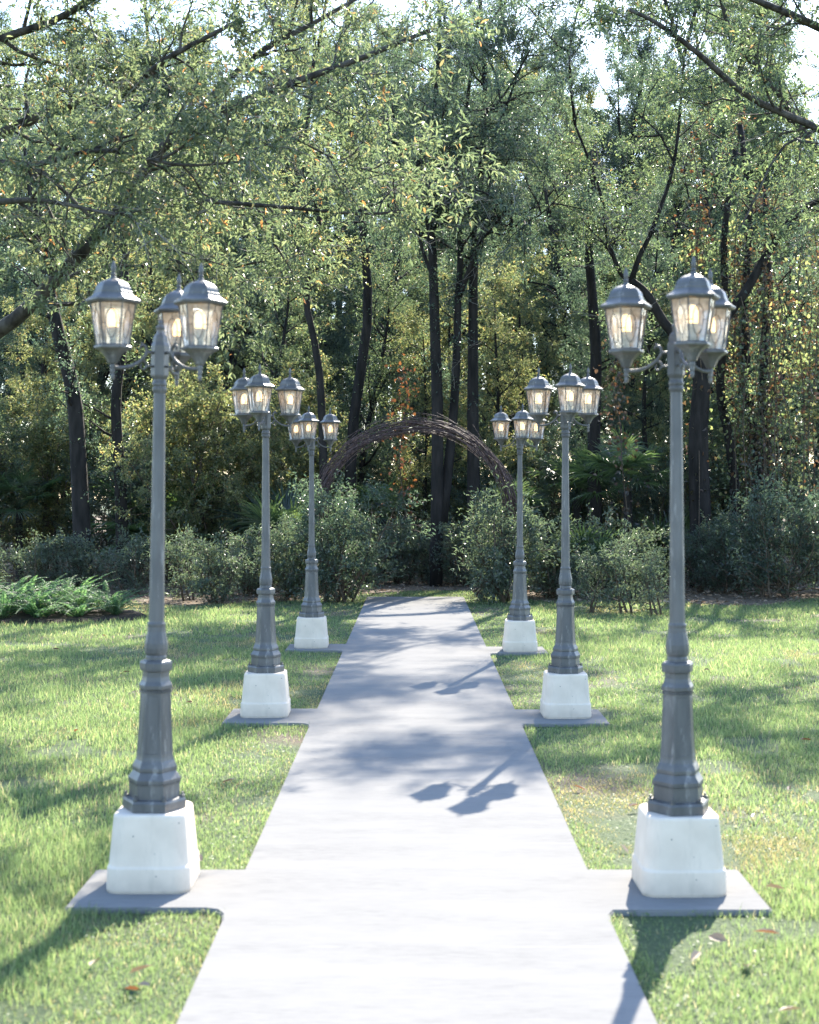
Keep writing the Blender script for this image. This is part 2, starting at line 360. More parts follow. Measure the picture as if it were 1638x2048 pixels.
M['litter'] = noise_mat('leaf_litter_soil', (.05, .035, .022), (.20, .15, .10), 14, .95, .7, 40)
M['soil'] = noise_mat('soil', (.012, .009, .007), (.04, .03, .022), 30, .95, .8, 60)
sheet('lawn', -150, 150, -60, 220, GZ, M['lawn'], 31, 29)
def bed_edge(x): return 21.3 + .5 * math.sin(x * .9 + 1) + .35 * math.sin(x * 2.3) + (1.6 if abs(x) < 1.6 else 0) - .035 * abs(x)
sheet('forest_floor', -70, 70, 20, 90, GZ + .004, M['litter'], 141, 12, bed_edge)

XL, XR, YE = -.74, .752, 21.9
PADS_R = [(5.58, 6.18, 1.405), (10.02, 10.68, 1.378), (14.33, 14.95, 1.345)]
PADS_L = [(5.61, 6.18, -1.385), (10.05, 10.72, -1.37), (14.6, 15.2, -1.34)]
def make_path():
    out = [(XL, -6), (XR, -6)]
    def fil(cx, cy, r, a0, a1): return [(cx + r * math.cos(R(a0 + (a1 - a0) * k / 4)), cy + r * math.sin(R(a0 + (a1 - a0) * k / 4))) for k in range(5)]
    for y0, y1, x in PADS_R:
        out += [(XR, y0 - .12), (XR + .008, y0 - .05), (XR + .03, y0), (x - .015, y0), (x, y0 + .015), (x, y1 - .015), (x - .015, y1), (XR, y1)]
    out += [(XR, YE - .02), (XR - .02, YE), (XL + .02, YE), (XL, YE - .02)]
    for y0, y1, x in PADS_L[::-1]:
        out += [(XL, y1), (x + .015, y1), (x, y1 - .015), (x, y0 + .015), (x + .015, y0), (XL - .09, y0), (XL - .04, y0 - .02), (XL - .012, y0 - .07), (XL, y0 - .16)]
    bm = bmesh.new(); vs = [bm.verts.new((x, y, 0)) for x, y in out]; f = bm.faces.new(vs)
    r = bmesh.ops.extrude_face_region(bm, geom=[f]); 
    for e in r['geom']:
        if isinstance(e, bmesh.types.BMVert): e.co.z = -.06
    bm.normal_update()
    bmesh.ops.recalc_face_normals(bm, faces=bm.faces)
    top = [e for e in bm.edges if all(abs(v.co.z) < 1e-5 for v in e.verts)]
    bmesh.ops.bevel(bm, geom=top, offset=.006, segments=2, affect='EDGES', clamp_overlap=True)
    bmesh.ops.triangulate(bm, faces=[f for f in bm.faces if len(f.verts) > 4])
    me = bpy.data.meshes.new('path'); bm.to_mesh(me); bm.free(); me.materials.append(M['path'])
    return tag(link(bpy.data.objects.new('path', me)), kind='structure')
make_path()

# ------------------------------------------------------------------ lamp posts on concrete plinths
def rsq(hw, rc, z, k=14):
    p = []
    for q in range(4):
        a0 = q * 90
        cx = (hw - rc) * (1 if q in (0, 3) else -1); cy = (hw - rc) * (1 if q in (0, 1) else -1)
        for i in range(k + 1):
            a = R(a0 + 90 * i / k); p.append((cx + rc * math.cos(a), cy + rc * math.sin(a), z))
    return p
def plinth_mesh():
    secs = [(.171, .058, 0), (.1745, .060, .012), (.1722, .064, .098), (.1708, .064, .102), (.1690, .064, .1055), (.1672, .064, .108), (.1660, .064, .113), (.150, .062, .298), (.1485, .062, .307), (.1455, .061, .313), (.141, .060, .316)]
    mb = MB(); rings = [rsq(*s) for s in secs]; k = len(rings[0]); V = np.concatenate(rings); j = np.arange(k); j2 = (j + 1) % k
    mb.add(V, np.concatenate([np.stack([i * k + j, i * k + j2, (i + 1) * k + j2, (i + 1) * k + j], 1) for i in range(len(rings) - 1)]))
    mb.f.setdefault(k, []).append((j + mb.n - k)[None, :])
    me = mb.mesh('concrete_plinth', M['plinth'], False)
    return me
PL = plinth_mesh(); PZ = .316
O8 = 1 / math.cos(math.pi / 8)
def base_mesh():
    mb = MB(); h = lambda w, z: (w / 2, z - PZ)
    lathe(mb, [h(.262, .316), h(.266, .320), h(.266, .352), h(.255, .362), h(.215, .366), h(.212, .425), h(.220, .432), h(.222, .444), h(.212, .452), h(.190, .468), h(.182, .474),
               h(.188, .480), h(.188, .492), h(.176, .506), h(.160, .520), h(.154, .535), h(.145, .60), h(.137, .68), h(.131, .76), h(.127, .812), h(.139, .818), h(.141, .832), h(.134, .838),
               h(.120, .850), h(.112, .866), h(.111, .888), h(.134, .893), h(.137, .905), h(.137, .924), h(.128, .932), h(.098, .938)], 6, 0)
    # dentils under the two ledges, cleats and bolts on the foot
    for z, w in ((.806, .139), (.428, .222)):
        for s in range(6):
            a = s * math.pi / 3 + math.pi / 6; n_ = 13; side = w / 2 * .9
            for q in range(n_):
                u = (q - (n_ - 1) / 2) * side / n_; c = np.array([math.cos(a), math.sin(a), 0]); t = np.array([-math.sin(a), math.cos(a), 0])
                p = c * (w / 2 * .866 - .0035) + t * u + [0, 0, z - PZ]; sx = t * side / n_ * .28; sy = c * .004; sz = np.array([0, 0, .005])
                V = [p + i * sx + j * sy + k * sz for i in (-1, 1) for j in (-1, 1) for k in (-1, 1)]
                mb.add(V, [[0, 1, 3, 2], [4, 6, 7, 5], [0, 4, 5, 1], [2, 3, 7, 6], [0, 2, 6, 4], [1, 5, 7, 3]])
    # raised border on each long panel
    for s in range(6):
        a = s * math.pi / 3 + math.pi / 6; c = np.array([math.cos(a), math.sin(a), 0]); t = np.array([-math.sin(a), math.cos(a), 0])
        def pp(z, u):
            w_ = np.interp(z, [.535, .60, .68, .76, .812], [.154, .145, .137, .131, .127]) / 2 * .866
            return c * (w_ + .0002) + t * u * w_ * .577 + [0, 0, z - PZ]
        for u in (-.7, .7): tube(mb, [pp(z, u) for z in (.55, .62, .70, .79)],   .0011, 4)
        for z in (.55, .79): tube(mb, [pp(z, -.7), pp(z, .7)], .0011, 4)
    for q in range(6):
        a = q * math.pi / 3; lathe(mb, [(.011, .362 - PZ), (.011, .372 - PZ), (.006, .373 - PZ), (.006, .384 - PZ)], 6, 0, (.118) * math.cos(a), .118 * math.sin(a))
    return mb.mesh('base', M['metal'])
def pole_mesh():
    # fluted vase, then the tapering twelve-sided shaft and its collar
    mb = MB(); h = lambda w, z: (w / 2, z - PZ)
    prof = [h(.088, .932), h(.086, .95), h(.082, .956), h(.092, .966), h(.098, .985), h(.097, 1.005), h(.088, 1.03), h(.077, 1.055), h(.073, 1.075), h(.076, 1.083), h(.076, 1.089), h(.069, 1.093)]
    k = 48; ang = np.arange(k) * 2 * math.pi / k; V = []
    for r, z in prof:
        zz = z + PZ; fl = .06 * max(0, min(1, (zz - .96) / .02)) * max(0, min(1, (1.08 - zz) / .03))
        rr = r * (1 - fl * (.5 + .5 * np.cos(ang * 12)))
        V.append(np.stack([rr * np.cos(ang), rr * np.sin(ang), np.full(k, z)], 1))
    j = np.arange(k); j2 = (j + 1) % k
    mb.add(np.concatenate(V), np.concatenate([np.stack([i * k + j, i * k + j2, (i + 1) * k + j2, (i + 1) * k + j], 1) for i in range(len(prof) - 1)]))
    lathe(mb, [h(.069, 1.090), h(.066, 1.10), h(.049, 2.062)], 12)
    return mb.mesh('pole', M['metal'])
def collar_mesh():
    mb = MB(); h = lambda r, z: (r, z - PZ)
    lathe(mb, [h(.0265, 2.055), h(.0295, 2.062), h(.031, 2.068), h(.031, 2.074), h(.0275, 2.079), h(.0275, 2.083), h(.0315, 2.088), h(.0315, 2.096), h(.027, 2.104), h(.0265, 2.112)], 20)
    return mb.mesh('collar', M['metal'])
def hub_mesh():
    mb = MB(); h = lambda r, z: (r, z - PZ)
    lathe(mb, [h(.026, 2.108), h(.036, 2.124), h(.0375, 2.13), h(.0375, 2.252), h(.034, 2.262), h(.031, 2.268), h(.030, 2.282), h(.027, 2.294), h(.018, 2.304), h(.0155, 2.310), h(.0155, 2.322)], 6, math.pi / 6)
    lathe(mb, [h(.016, 2.32), h(.019, 2.328), h(.0165, 2.336), h(.008, 2.342), h(.009, 2.348), h(.006, 2.357), h(.001, 2.362)], 12)
    return mb.mesh('hub', M['metal'])
def arm_mesh():
    mb = MB(); z0 = PZ
    rz = [(.212, 2.1515), (.185, 2.1505), (.161, 2.152), (.135, 2.158), (.113, 2.168), (.092, 2.181), (.077, 2.195), (.066, 2.210), (.0615, 2.224), (.065, 2.240), (.074, 2.2495), (.085, 2.249), (.090, 2.241), (.087, 2.235)]
    p = spline([(r, 0, z - z0) for r, z in rz], 40); rad = np.interp(np.linspace(0, 1, 40), [0, .1, .8, 1], [.008, .0075, .007, .004]); tube(mb, p, rad, 8)
    rz = [(.083, 2.189), (.070, 2.183), (.062, 2.172), (.064, 2.158), (.074, 2.150), (.085, 2.153), (.088, 2.164), (.082, 2.169)]
    tube(mb, spline([(r, 0, z - z0) for r, z in rz], 28), np.linspace(.006, .003, 28), 7)
    tube(mb, [(.030, 0, 2.222 - z0), (.064, 0, 2.222 - z0)], .0065, 8); tube(mb, [(.030, 0, 2.165 - z0), (.064, 0, 2.165 - z0)], .005, 8)
    # leaf ornament on top of the scroll
    tube(mb, [(.074, 0, 2.249 - z0), (.082, 0, 2.258 - z0), (.090, 0, 2.262 - z0)], [.006, .005, .002], 6)
    return mb.mesh('arm', M['metal'], True)
AR = .212
HEX = [(q * math.pi / 3 + math.pi / 6) for q in range(6)]
def lantern_meshes():
    z0 = 2.1515; h = lambda r, z: (r, z - z0)
    mb = MB()                                                   # tray, bowl and drop finial
    lathe(mb, [h(.002, 2.098), h(.007, 2.102), h(.009, 2.112), (.0075, 2.124 - z0), h(.0098, 2.13), h(.0098, 2.146), h(.0115, 2.15), h(.0115, 2.158), h(.0095, 2.165)], 12)
    lathe(mb, [h(.011, 2.163), h(.020, 2.168), h(.026, 2.182), h(.035, 2.198), h(.048, 2.212), h(.062, 2.221), h(.0745, 2.226), h(.0775, 2.230), h(.0775, 2.236), h(.072, 2.240), h(.066, 2.241)], 6, math.pi / 6)
    tray = mb.mesh('lantern', M['metal'])
    mb = MB()
    lathe(mb, [h(.092, 2.411), h(.106, 2.413), h(.112, 2.420), h(.112, 2.425), h(.098, 2.433), h(.087, 2.440), h(.079, 2.448), h(.0775, 2.450), h(.0775, 2.456), h(.074, 2.459), h(.0715, 2.470), h(.065, 2.480),
               h(.054, 2.490), h(.040, 2.497), h(.022, 2.503), h(.012, 2.506)], 6, math.pi / 6)
    lathe(mb, [h(.014, 2.503), h(.012, 2.510), h(.0085, 2.515), h(.011, 2.521), h(.007, 2.527), h(.0095, 2.536), h(.010, 2.545), h(.008, 2.556), h(.0045, 2.565), h(.001, 2.572)], 12)
    for V_ in mb.v: V_[:, 2] = (2.413 - z0) + (V_[:, 2] - (2.413 - z0)) * 1.1
    roof = mb.mesh('lantern_roof', M['metal'])
    zt, zb, rt, rb = 2.4125 - z0, 2.240 - z0, .0915, .0655
    def corner(a, z, off=0):
        r = rb + (rt - rb) * (z - zb) / (zt - zb) + off; return np.array([r * math.cos(a), r * math.sin(a), z])
    mb = MB(); g = MB()
    for q in range(6):
        a, b_ = HEX[q], HEX[(q + 1) % 6]
        tube(mb, [corner(a, zb), corner(a, zt)], .0034, 4)
        g.add([corner(a, zb, -.0015), corner(b_, zb, -.0015), corner(b_, zt, -.0015), corner(a, zt, -.0015)], [[0, 1, 2, 3]])
        def pt(u, v):   # u -1..1 across, v 0..1 up
            z = zb + (zt - zb) * v; m = (corner(a, z) + corner(b_, z)) / 2; return m + (corner(b_, z) - corner(a, z)) / 2 * u
        ov = [pt(.55 * math.cos(t), .50 + .34 * math.sin(t)) for t in np.linspace(0, 2 * math.pi, 25)]
        tube(mb, ov, .0017, 4, False)
        for s in ((pt(0, .84), pt(0, 1)), (pt(0, 0), pt(0, .16)), (pt(-1, .5), pt(-.55, .5)), (pt(.55, .5), pt(1, .5))): tube(mb, s, .0014, 4, False)
        tube(mb, [pt(-1, .008), pt(1, .008)], .0022, 4); tube(mb, [pt(-1, .992), pt(1, .992)], .0022, 4)
    frame = mb.mesh('lantern_frame', M['metal']); glass = g.mesh('glass_panes', M['glass'])
    mb = MB(); lathe(mb, [h(.020, 2.316), h(.0215, 2.326), h(.0215, 2.350), h(.020, 2.366), h(.015, 2.380), h(.007, 2.389), h(.001, 2.391)], 16)
    bulb = mb.mesh('bulb', M['bulb'], True)
    mb = MB(); lathe(mb, [h(.013, 2.238), h(.013, 2.262), h(.011, 2.268), h(.017, 2.280), h(.0225, 2.30), h(.0235, 2.3145), h(.021, 2.3158)], 16)
    sock = mb.mesh('bulb_socket', M['white'], True)
    return tray, roof, frame, glass, bulb, sock
BM_, PM_, CM_, HM_, AM_ = base_mesh(), pole_mesh(), collar_mesh(), hub_mesh(), arm_mesh()
LM = lantern_meshes()
def lamp(x, y, phis, lean, rot, scz, label):
    pl = link(bpy.data.objects.new('concrete_plinth', PL)); pl.location = (x, y, 0); pl.rotation_euler = (0, 0, R(rot * .12))
    side, which = label
    tag(pl, f'white cast concrete plinth under the {which} lamp post {side} of the walk', 'plinth', 'concrete plinths along the walk')
    o = empty('lamp_post', (x, y, PZ)); o.rotation_euler = (0, R(lean), 0); o.scale = (1, 1, scz)
    tag(o, f'grey three-lantern lamp post, {which} of the three {side} of the walk', 'lamp post', 'three-lantern lamp posts along the walk')
    for n_, me in (('base', BM_), ('pole', PM_), ('collar', CM_), ('hub', HM_)):
        c = link(bpy.data.objects.new(n_, me), o); c.rotation_euler = (0, 0, R(rot if n_ in ('base', 'pole') else phis[0]))
    for k, a in enumerate(phis):
        c = link(bpy.data.objects.new('arm', AM_), o); c.rotation_euler = (0, 0, R(a))
        t = link(bpy.data.objects.new('lantern', LM[0]), o); t.rotation_euler = (R((k - 1) * .8), R((k - 1) * -.7), R(a)); t.location = (AR * math.cos(R(a)), AR * math.sin(R(a)), 2.1515 - PZ)
        for n_, me in zip(('lantern_roof', 'lantern_frame', 'glass_panes', 'bulb', 'bulb_socket'), LM[1:]): link(bpy.data.objects.new(n_, me), t)
L_, R_ = 'left', 'right'
lamp(-1.095, 5.97, (216, -30, 80), .75, 0, 1.0, (L_, 'nearest'))
lamp(-1.095, 10.44, (-97, 145, 38), 0, 6, .985, (L_, 'middle'))
lamp(-1.085, 14.93, (-95, 145, 25), 0, 5, .97, (L_, 'farthest'))
lamp(1.095, 5.92, (-83, 157, 37), -.25, 9, 1.0, (R_, 'nearest'))
lamp(1.100, 10.40, (-88, 152, 32), 0, 8, .985, (R_, 'middle'))
lamp(1.075, 14.58, (-88, 152, 32), 0, -6, .97, (R_, 'farthest'))

# ------------------------------------------------------------------ twig arch
def arch():
    g = np.random.default_rng(5); C = np.array([0, 21.6, 1.146]); mb = MB()
    for i in range(52):
        r0 = 1.475 + g.normal(0, .055); ph = g.uniform(0, 6.28); fr = g.integers(1, 4); am = g.uniform(.03, .11); yy = g.normal(0, .05); n = 60
        lo, hi = (-50, 230) if i < 36 else sorted(g.uniform(-50, 230, 2))
        if hi - lo < 40: hi = lo + 60
        th = np.radians(np.linspace(lo, hi, n)); tw = th * fr + ph
        r = r0 + am * np.cos(tw) + np.cumsum(g.normal(0, .0035, n)); y = yy + am * np.sin(tw) + np.cumsum(g.normal(0, .003, n))
        pts = np.stack([r * np.cos(th), y, r * np.sin(th)], 1) + C
        ok = pts[:, 2] > GZ - .03
        if ok.sum() > 5: tube(mb, pts[ok], np.linspace(g.uniform(.0045, .0095), .003, ok.sum()), 5)
    for i in range(110):     # loose ends
        th = R(g.uniform(-30, 210)); r = 1.5 + g.normal(0, .06); p = C + [r * math.cos(th), g.normal(0, .06), r * math.sin(th)]
        s = 1 if g.random() < .5 else -1; d = np.array([-math.sin(th) * s, g.normal(0, .15), math.cos(th) * s]) + np.array([math.cos(th), 0, math.sin(th)]) * g.normal(.1, .25)
        q = p + d * g.uniform(.15, .4); tube(mb, spline([p, (p + q) / 2 + g.normal(0, .015, 3), q], 6), np.linspace(.005, .002, 6), 4)
    o = mb.build('twig_arch', M['twig'], smooth=True); return tag(o, 'round arch of woven brown twigs standing over the far end of the walk', 'arch')
arch()

# ------------------------------------------------------------------ grass
def vnoise(x, y, s, seed):
    g = np.random.default_rng(seed); T = g.random((256, 256)); x = x / s + 100; y = y / s + 100
    i = np.floor(x).astype(int); j = np.floor(y).astype(int); fx = x - i; fy = y - j; fx = fx * fx * (3 - 2 * fx); fy = fy * fy * (3 - 2 * fy)
    t = lambda a, b: T[a % 256, b % 256]
    return (t(i, j) * (1 - fx) + t(i + 1, j) * fx) * (1 - fy) + (t(i, j + 1) * (1 - fx) + t(i + 1, j + 1) * fx) * fy
FERN_C = (-5.2, 18.6)
def on_lawn(x, y, mg=.0):
    e_ = mg - .012 * np.abs(vnoise(x + 7, y, .22, 55)) - .008 * np.abs(vnoise(x, y, .05, 56))
    ok = ~((x > XL - e_) & (x < XR + e_) & (y < YE + e_))
    for y0, y1, xx in PADS_R: ok &= ~((x > 0) & (x < xx + mg) & (y > y0 - mg) & (y < y1 + mg))
    for y0, y1, xx in PADS_L: ok &= ~((x < 0) & (x > xx - mg) & (y > y0 - mg) & (y < y1 + mg))
    ok &= ~(((x - FERN_C[0]) / 1.65) ** 2 + ((y - FERN_C[1]) / .95) ** 2 < 1)
    be = np.vectorize(bed_edge)(x); ok &= y < be + .1
    return ok
def grass():
    g = np.random.default_rng(11); mb = MB(); dry = MB()
    def zone(y0, y1, dens, hmul, wid, five):
        hw = .31 * y1 + 1.0; n = int((y1 - y0) * 2 * hw * dens); y = g.uniform(y0, y1, n); x = g.uniform(-hw, hw, n)
        cl = vnoise(x, y, .55, 1); c2 = vnoise(x, y, .13, 2); pt = vnoise(x, y, 1.7, 4)
        bare = vnoise(x, y, .45, 7)
        ok = (np.abs(x) < .31 * y + 1.0) & on_lawn(x, y, .004) & (c2 * .5 + cl * .6 + pt * .35 > .30 + .25 * g.random(n)) & ~((bare > .80) & (g.random(n) < .8))
        x, y, cl, c2, pt = x[ok], y[ok], cl[ok], c2[ok], pt[ok]; n = len(x)
        near = np.clip((np.minimum(np.abs(x - XL), np.abs(x - XR)) - .0) / .6, .55, 1)     # shorter beside the walk
        h = (.016 + .034 * g.random(n) + .05 * cl * c2 * pt * 2 * g.random(n) + .055 * (g.random(n) < .05) * pt) * hmul * near * .85
        dm = (vnoise(x, y, 1.3, 9) * .6 + vnoise(x, y, .35, 12) * .4 + g.normal(0, .07, n)) > .66; h = np.where(dm, h * .6, h)
        a = g.uniform(0, 6.283, n); ln = g.uniform(.1, .75, n) * h; d = np.stack([np.cos(a), np.sin(a), 0 * a], 1)
        b = g.uniform(0, 6.283, n); s = np.stack([np.cos(b), np.sin(b), 0 * b], 1) * (wid * g.uniform(.6, 1.2, n))[:, None]
        p = np.stack([x, y, np.full(n, GZ)], 1); u = np.array([0, 0, 1.])
        mid = p + d * (ln * .35)[:, None] + u * (h * .6)[:, None]; tip = p + d * ln[:, None] + u * h[:, None]
        for B_, sel in ((mb, ~dm), (dry, dm)):
            i = np.arange(int(sel.sum()))[:, None]; k = B_.n
            if five:
                V = np.stack([p - s, p + s, mid + s * .75, mid - s * .75, tip], 1)[sel]
                B_.add(V, i * 5 + [[0, 1, 2, 3]]); B_.f.setdefault(3, []).append(i * 5 + [[3, 2, 4]] + k)
            else: B_.add(np.stack([p - s, p + s, tip], 1)[sel], i * 3 + [[0, 1, 2]])
    zone(3.9, 7.0, 9000, 1.0, .0016, True)
    zone(7.0, 11, 4200, 1.05, .0025, True)
    zone(11, 16, 2400, 1.1, .004, False)
    zone(16, 23.5, 1300, 1.15, .0065, False)
    tag(mb.build('grass', M['grass']), 'short green lawn grass with longer pale tufts either side of the walk', 'grass', kind='stuff')
    tag(dry.build('dry_grass', M['grass_dry']), 'thin worn patches of short tan and pale green grass in the lawn', 'grass', kind='stuff')
    # small flat clover and weed leaves
    n = 45000; y = g.uniform(3.9, 13, n); x = g.uniform(-4, 4, n)
    ed = np.minimum(np.abs(x - XL), np.abs(x - XR)); ok = on_lawn(x, y, .005) & (np.abs(x) < .31 * y + .6) & ((vnoise(x, y, .4, 3) > .58) | (ed < .35 + .5 * g.random(n)) & (g.random(n) < .7))
    x, y = x[ok], y[ok]; n = len(x); a = g.uniform(0, 6.28, n)
    d = nrm(np.stack([np.cos(a), np.sin(a), g.normal(.1, .25, n)], 1)); up = nrm(g.normal(0, .3, (n, 3)) + [0, 0, 1]); mb = MB()
    L = g.uniform(.008, .018, n); leaves(mb, np.stack([x, y, GZ + g.uniform(.006, .028, n)], 1), d, up, L, L * .75, 'six', .1, .05)
    tag(mb.build('clover', M['clover']), 'low clover and small weed leaves among the grass beside the walk', 'ground cover', kind='stuff')
grass()
def fallen():
    g = np.random.default_rng(21)
    mb = MB(); n = 9000; x = g.uniform(-12, 12, n); y = g.uniform(20, 29, n); be = np.vectorize(bed_edge)(x); ok = y > be - .15; x, y = x[ok], y[ok]; n = len(x)
    a = g.uniform(0, 6.28, n); d = nrm(np.stack([np.cos(a), np.sin(a), g.normal(.05, .25, n)], 1)); L = g.uniform(.05, .10, n)
    leaves(mb, np.stack([x, y, GZ + g.uniform(.008, .035, n)], 1), d, nrm(g.normal(0, .35, (n, 3)) + [0, 0, 1]), L, L * .45, 'four')
    tag(mb.build('leaf_litter', M['leaf_dead']), 'dry tan leaf litter under the shrubs along the wood edge', 'leaf litter', kind='stuff')
    proto = []
    for k, mname in enumerate(('leaf_red', 'leaf_dead')):
        mb = MB(); leaves(mb, np.array([[0, 0, 0.]]), np.array([[1., 0, .12]]), np.array([[0, .25, 1.]]), .085, .036, 'six', .18, .12); proto.append(mb.mesh('fallen_leaf', M[mname]))
    spots = [(247, 1980, 0), (1146, 1572, 0), (1578, 1583, 0), (1256, 1615, 0), (180, 1935, 1), (258, 1950, 1), (300, 1975, 1), (1455, 1885, 1), (1400, 1905, 1), (1496, 1935, 1), (1557, 2025, 1), (1505, 1636, 0),
             (385, 1405, 0), (150, 1465, 0), (640, 1225, 0), (1240, 1690, 1), (1560, 1870, 0), (405, 1725, 1), (120, 1300, 0), (260, 1345, 0), (205, 1270, 0), (1530, 1775, 1), (1420, 1340, 0), (1600, 1480, 0), (470, 1560, 1)]
    for k, (px, py, t) in enumerate(spots):
        d = (CAMH - GZ - .03) * FPX / (py - VY); p = P(px, py, d)
        o = link(bpy.data.objects.new('fallen_leaf', proto[t])); o.location = (p[0], p[1], GZ + .035); o.rotation_euler = (g.normal(0, .25), g.normal(0, .25), g.uniform(0, 6.28)); o.scale = (g.uniform(.7, 1.15),) * 3
        tag(o, ('single rust red fallen leaf lying on the lawn grass', 'single pale tan dry leaf lying on the lawn grass')[t], 'fallen leaf', ('red fallen leaves on the lawn', 'tan fallen leaves on the lawn')[t])
fallen()

# ------------------------------------------------------------------ ferns at the left
def fern_mesh(seed, n_fr):
    g = np.random.default_rng(seed); mb = MB()
    for q in range(n_fr):
        a = q * 2.4 + g.normal(0, .3); el = g.uniform(.55, 1.4); L = g.uniform(.55, .95); b_ = g.uniform(0, 6.28)
        d = nrm(np.array([math.cos(a) * math.cos(el), math.sin(a) * math.cos(el), math.sin(el)]))
        n = 30; t = np.linspace(0, 1, n); p0 = np.array([math.cos(b_), math.sin(b_), 0]) * g.uniform(0, .12)
        pts = p0 + d * (t * L)[:, None] + nrm(np.array([math.cos(a), math.sin(a), 0.])) * (t ** 2 * L * .25)[:, None] - np.array([0, 0, 1.]) * (t ** 2.2 * L * g.uniform(.35, .8) * math.sin(el))[:, None]
        tube(mb, pts[::4], .003, 4); tan = nrm(np.gradient(pts, axis=0)); side = nrm(np.cross(tan, [0, 0, 1.])); up = nrm(np.cross(side, tan))
        wd = .062 * np.sin(np.clip(t * .97 + .1, 0, 1) * math.pi * .96) ** .55
        for s in (-1, 1):
            dd = nrm(side * s + tan * .3 - up * .2 + g.normal(0, .09, (n, 3))); leaves(mb, pts[3:], dd[3:], up[3:] + g.normal(0, .15, (n - 3, 3)), wd[3:], L / n * .82, 'four', .1, .15)
    return mb.mesh('fern', M['fern'])
bed = MB(); ang = np.linspace(0, 6.283, 40, endpoint=False); g0 = np.random.default_rng(2); rr = 1 + g0.normal(0, .03, 40)
ring = np.stack([FERN_C[0] + 1.75 * rr * np.cos(ang), FERN_C[1] + 1.02 * rr * np.sin(ang), np.full(40, GZ)], 1); inn = ring.copy(); inn[:, :2] = np.array(FERN_C) + (ring[:, :2] - FERN_C) * .93; inn[:, 2] = GZ + .05
bed.add(np.concatenate([ring, inn, [[*FERN_C, GZ + .09]]]), np.stack([np.arange(40), (np.arange(40) + 1) % 40, 40 + (np.arange(40) + 1) % 40, 40 + np.arange(40)], 1))
bed.f.setdefault(3, []).append(np.stack([40 + np.arange(40), 40 + (np.arange(40) + 1) % 40, np.full(40, 80)], 1))
tag(bed.build('planting_bed', M['soil'], smooth=True), kind='structure')
FM = [fern_mesh(31 + k, 34) for k in range(3)]
for k, (x, y, s) in enumerate([(FERN_C[0] + 1.5 * rx, FERN_C[1] + .82 * ry, sc_) for rx, ry, sc_ in
        [(-.9, -.3, .8), (-.62, -.62, .75), (-.3, -.85, .8), (0, -.92, .72), (.32, -.8, .75), (.6, -.6, .7), (.88, -.2, .65), (-.6, -.1, .95), (-.2, -.35, .95), (.2, -.4, .9), (.55, -.1, .8), (-.9, .3, .9), (-.45, .35, 1.05), (-.05, .15, 1.05), (.3, .2, .95), (.75, .3, .75), (-.6, .75, 1), (-.1, .7, 1.05), (.35, .7, .9)]]):
    o = link(bpy.data.objects.new('fern', FM[k % 3])); o.location = (x, y, GZ + .04); o.rotation_euler = (0, 0, k * 1.3); o.scale = (s, s, s * 1.05)
    tag(o, 'green sword fern with arching fronds in the dark planting bed at the left', 'fern', 'ferns in the planting bed')

# ------------------------------------------------------------------ palmettos
def palmetto(seed, n_fr, H, stem=False):
    g = np.random.default_rng(seed); mb = MB(); tr = MB()
    if stem: tube(tr, spline([(0, 0, -.05), (.03, 0, H * .5), (0, .02, H)], 8), np.linspace(.11, .085, 8), 9)
    for q in range(n_fr):
        a = q * 2.4 + g.normal(0, .2); el = g.uniform(-.1, 1.35); L = g.uniform(.6, .95)
        d = np.array([math.cos(a) * math.cos(el), math.sin(a) * math.cos(el), math.sin(el)]); p0 = np.array([0, 0, H]); c = p0 + d * L
        tube(mb, spline([p0, p0 + d * L * .5 + [0, 0, .05], c], 6), np.linspace(.012, .006, 6), 4)
        side = nrm(np.cross(d, [0, 0, 1.])); nn = nrm(np.cross(side, d)); d2 = nrm(d - nn * .15)
        for k in range(30):
            th = R(-125 + 250 * k / 29); ld = nrm(d2 * math.cos(th) + side * math.sin(th) + nn * .12); ll = (.62 + .12 * math.cos(th)) * g.uniform(.85, 1.05)
            t = np.array([0, .35, .7, 1]); ctr = c + ld * (t * ll)[:, None] - np.array([0, 0, 1.]) * (t ** 2.5 * ll * g.uniform(.1, .45))[:, None]
            wv = nrm(np.cross(ld, nn)); hw = np.array([.006, .020, .014, .001])[:, None]
            V = np.concatenate([ctr - wv * hw + nn * hw * .5, ctr, ctr + wv * hw + nn * hw * .5]); F = []
            for i in range(3): F += [[i, i + 1, i + 5, i + 4], [i + 4, i + 5, i + 9, i + 8]]
            mb.add(V, F)
    return (tr.mesh('trunk', M['bark']) if stem else None), mb.mesh('crown', M['palm'])
PA = palmetto(41, 16, 1.9, True); PB = palmetto(42, 13, .25)
pal = [(1255, 24.8, 0, .86, 'tall fan palm with spiky fronds behind the right lamp posts'), (1155, 26.5, 0, .8, 'dark fan palm in shade behind the farthest right lamp post'), (765, 26.6, 0, .62, 'dark fan palm seen through the twig arch'),
       (1030, 26, 0, .6, 'fan palm with drooping fronds beside the right side of the twig arch'), (1095, 22.6, 1, .6, 'low fan palm beside the farthest right lamp post'), (1320, 25.0, 1, 1.0, 'low fan palm behind the nearest right lamp post'),
       (560, 25.3, 1, 1.3, 'low fan palm behind the middle left lamp post'), (350, 26.2, 1, 1.6, 'pale low fan palm beside the nearest left lamp post'), (40, 26, 0, .7, 'fan palm at the left edge of the wood behind the ferns'), (1165, 22.3, 1, .8, 'narrow leaved low fan palm between the right shrubs')]
for k, (px, d, t, s, lb) in enumerate(pal):
    p = P(px, VY, d); o = plant('fan_palm', (p[0], d, GZ), (PA, PB)[t][0], (PA, PB)[t][1], lb, 'palm', 'fan palms in the wood', k * 1.1, s)

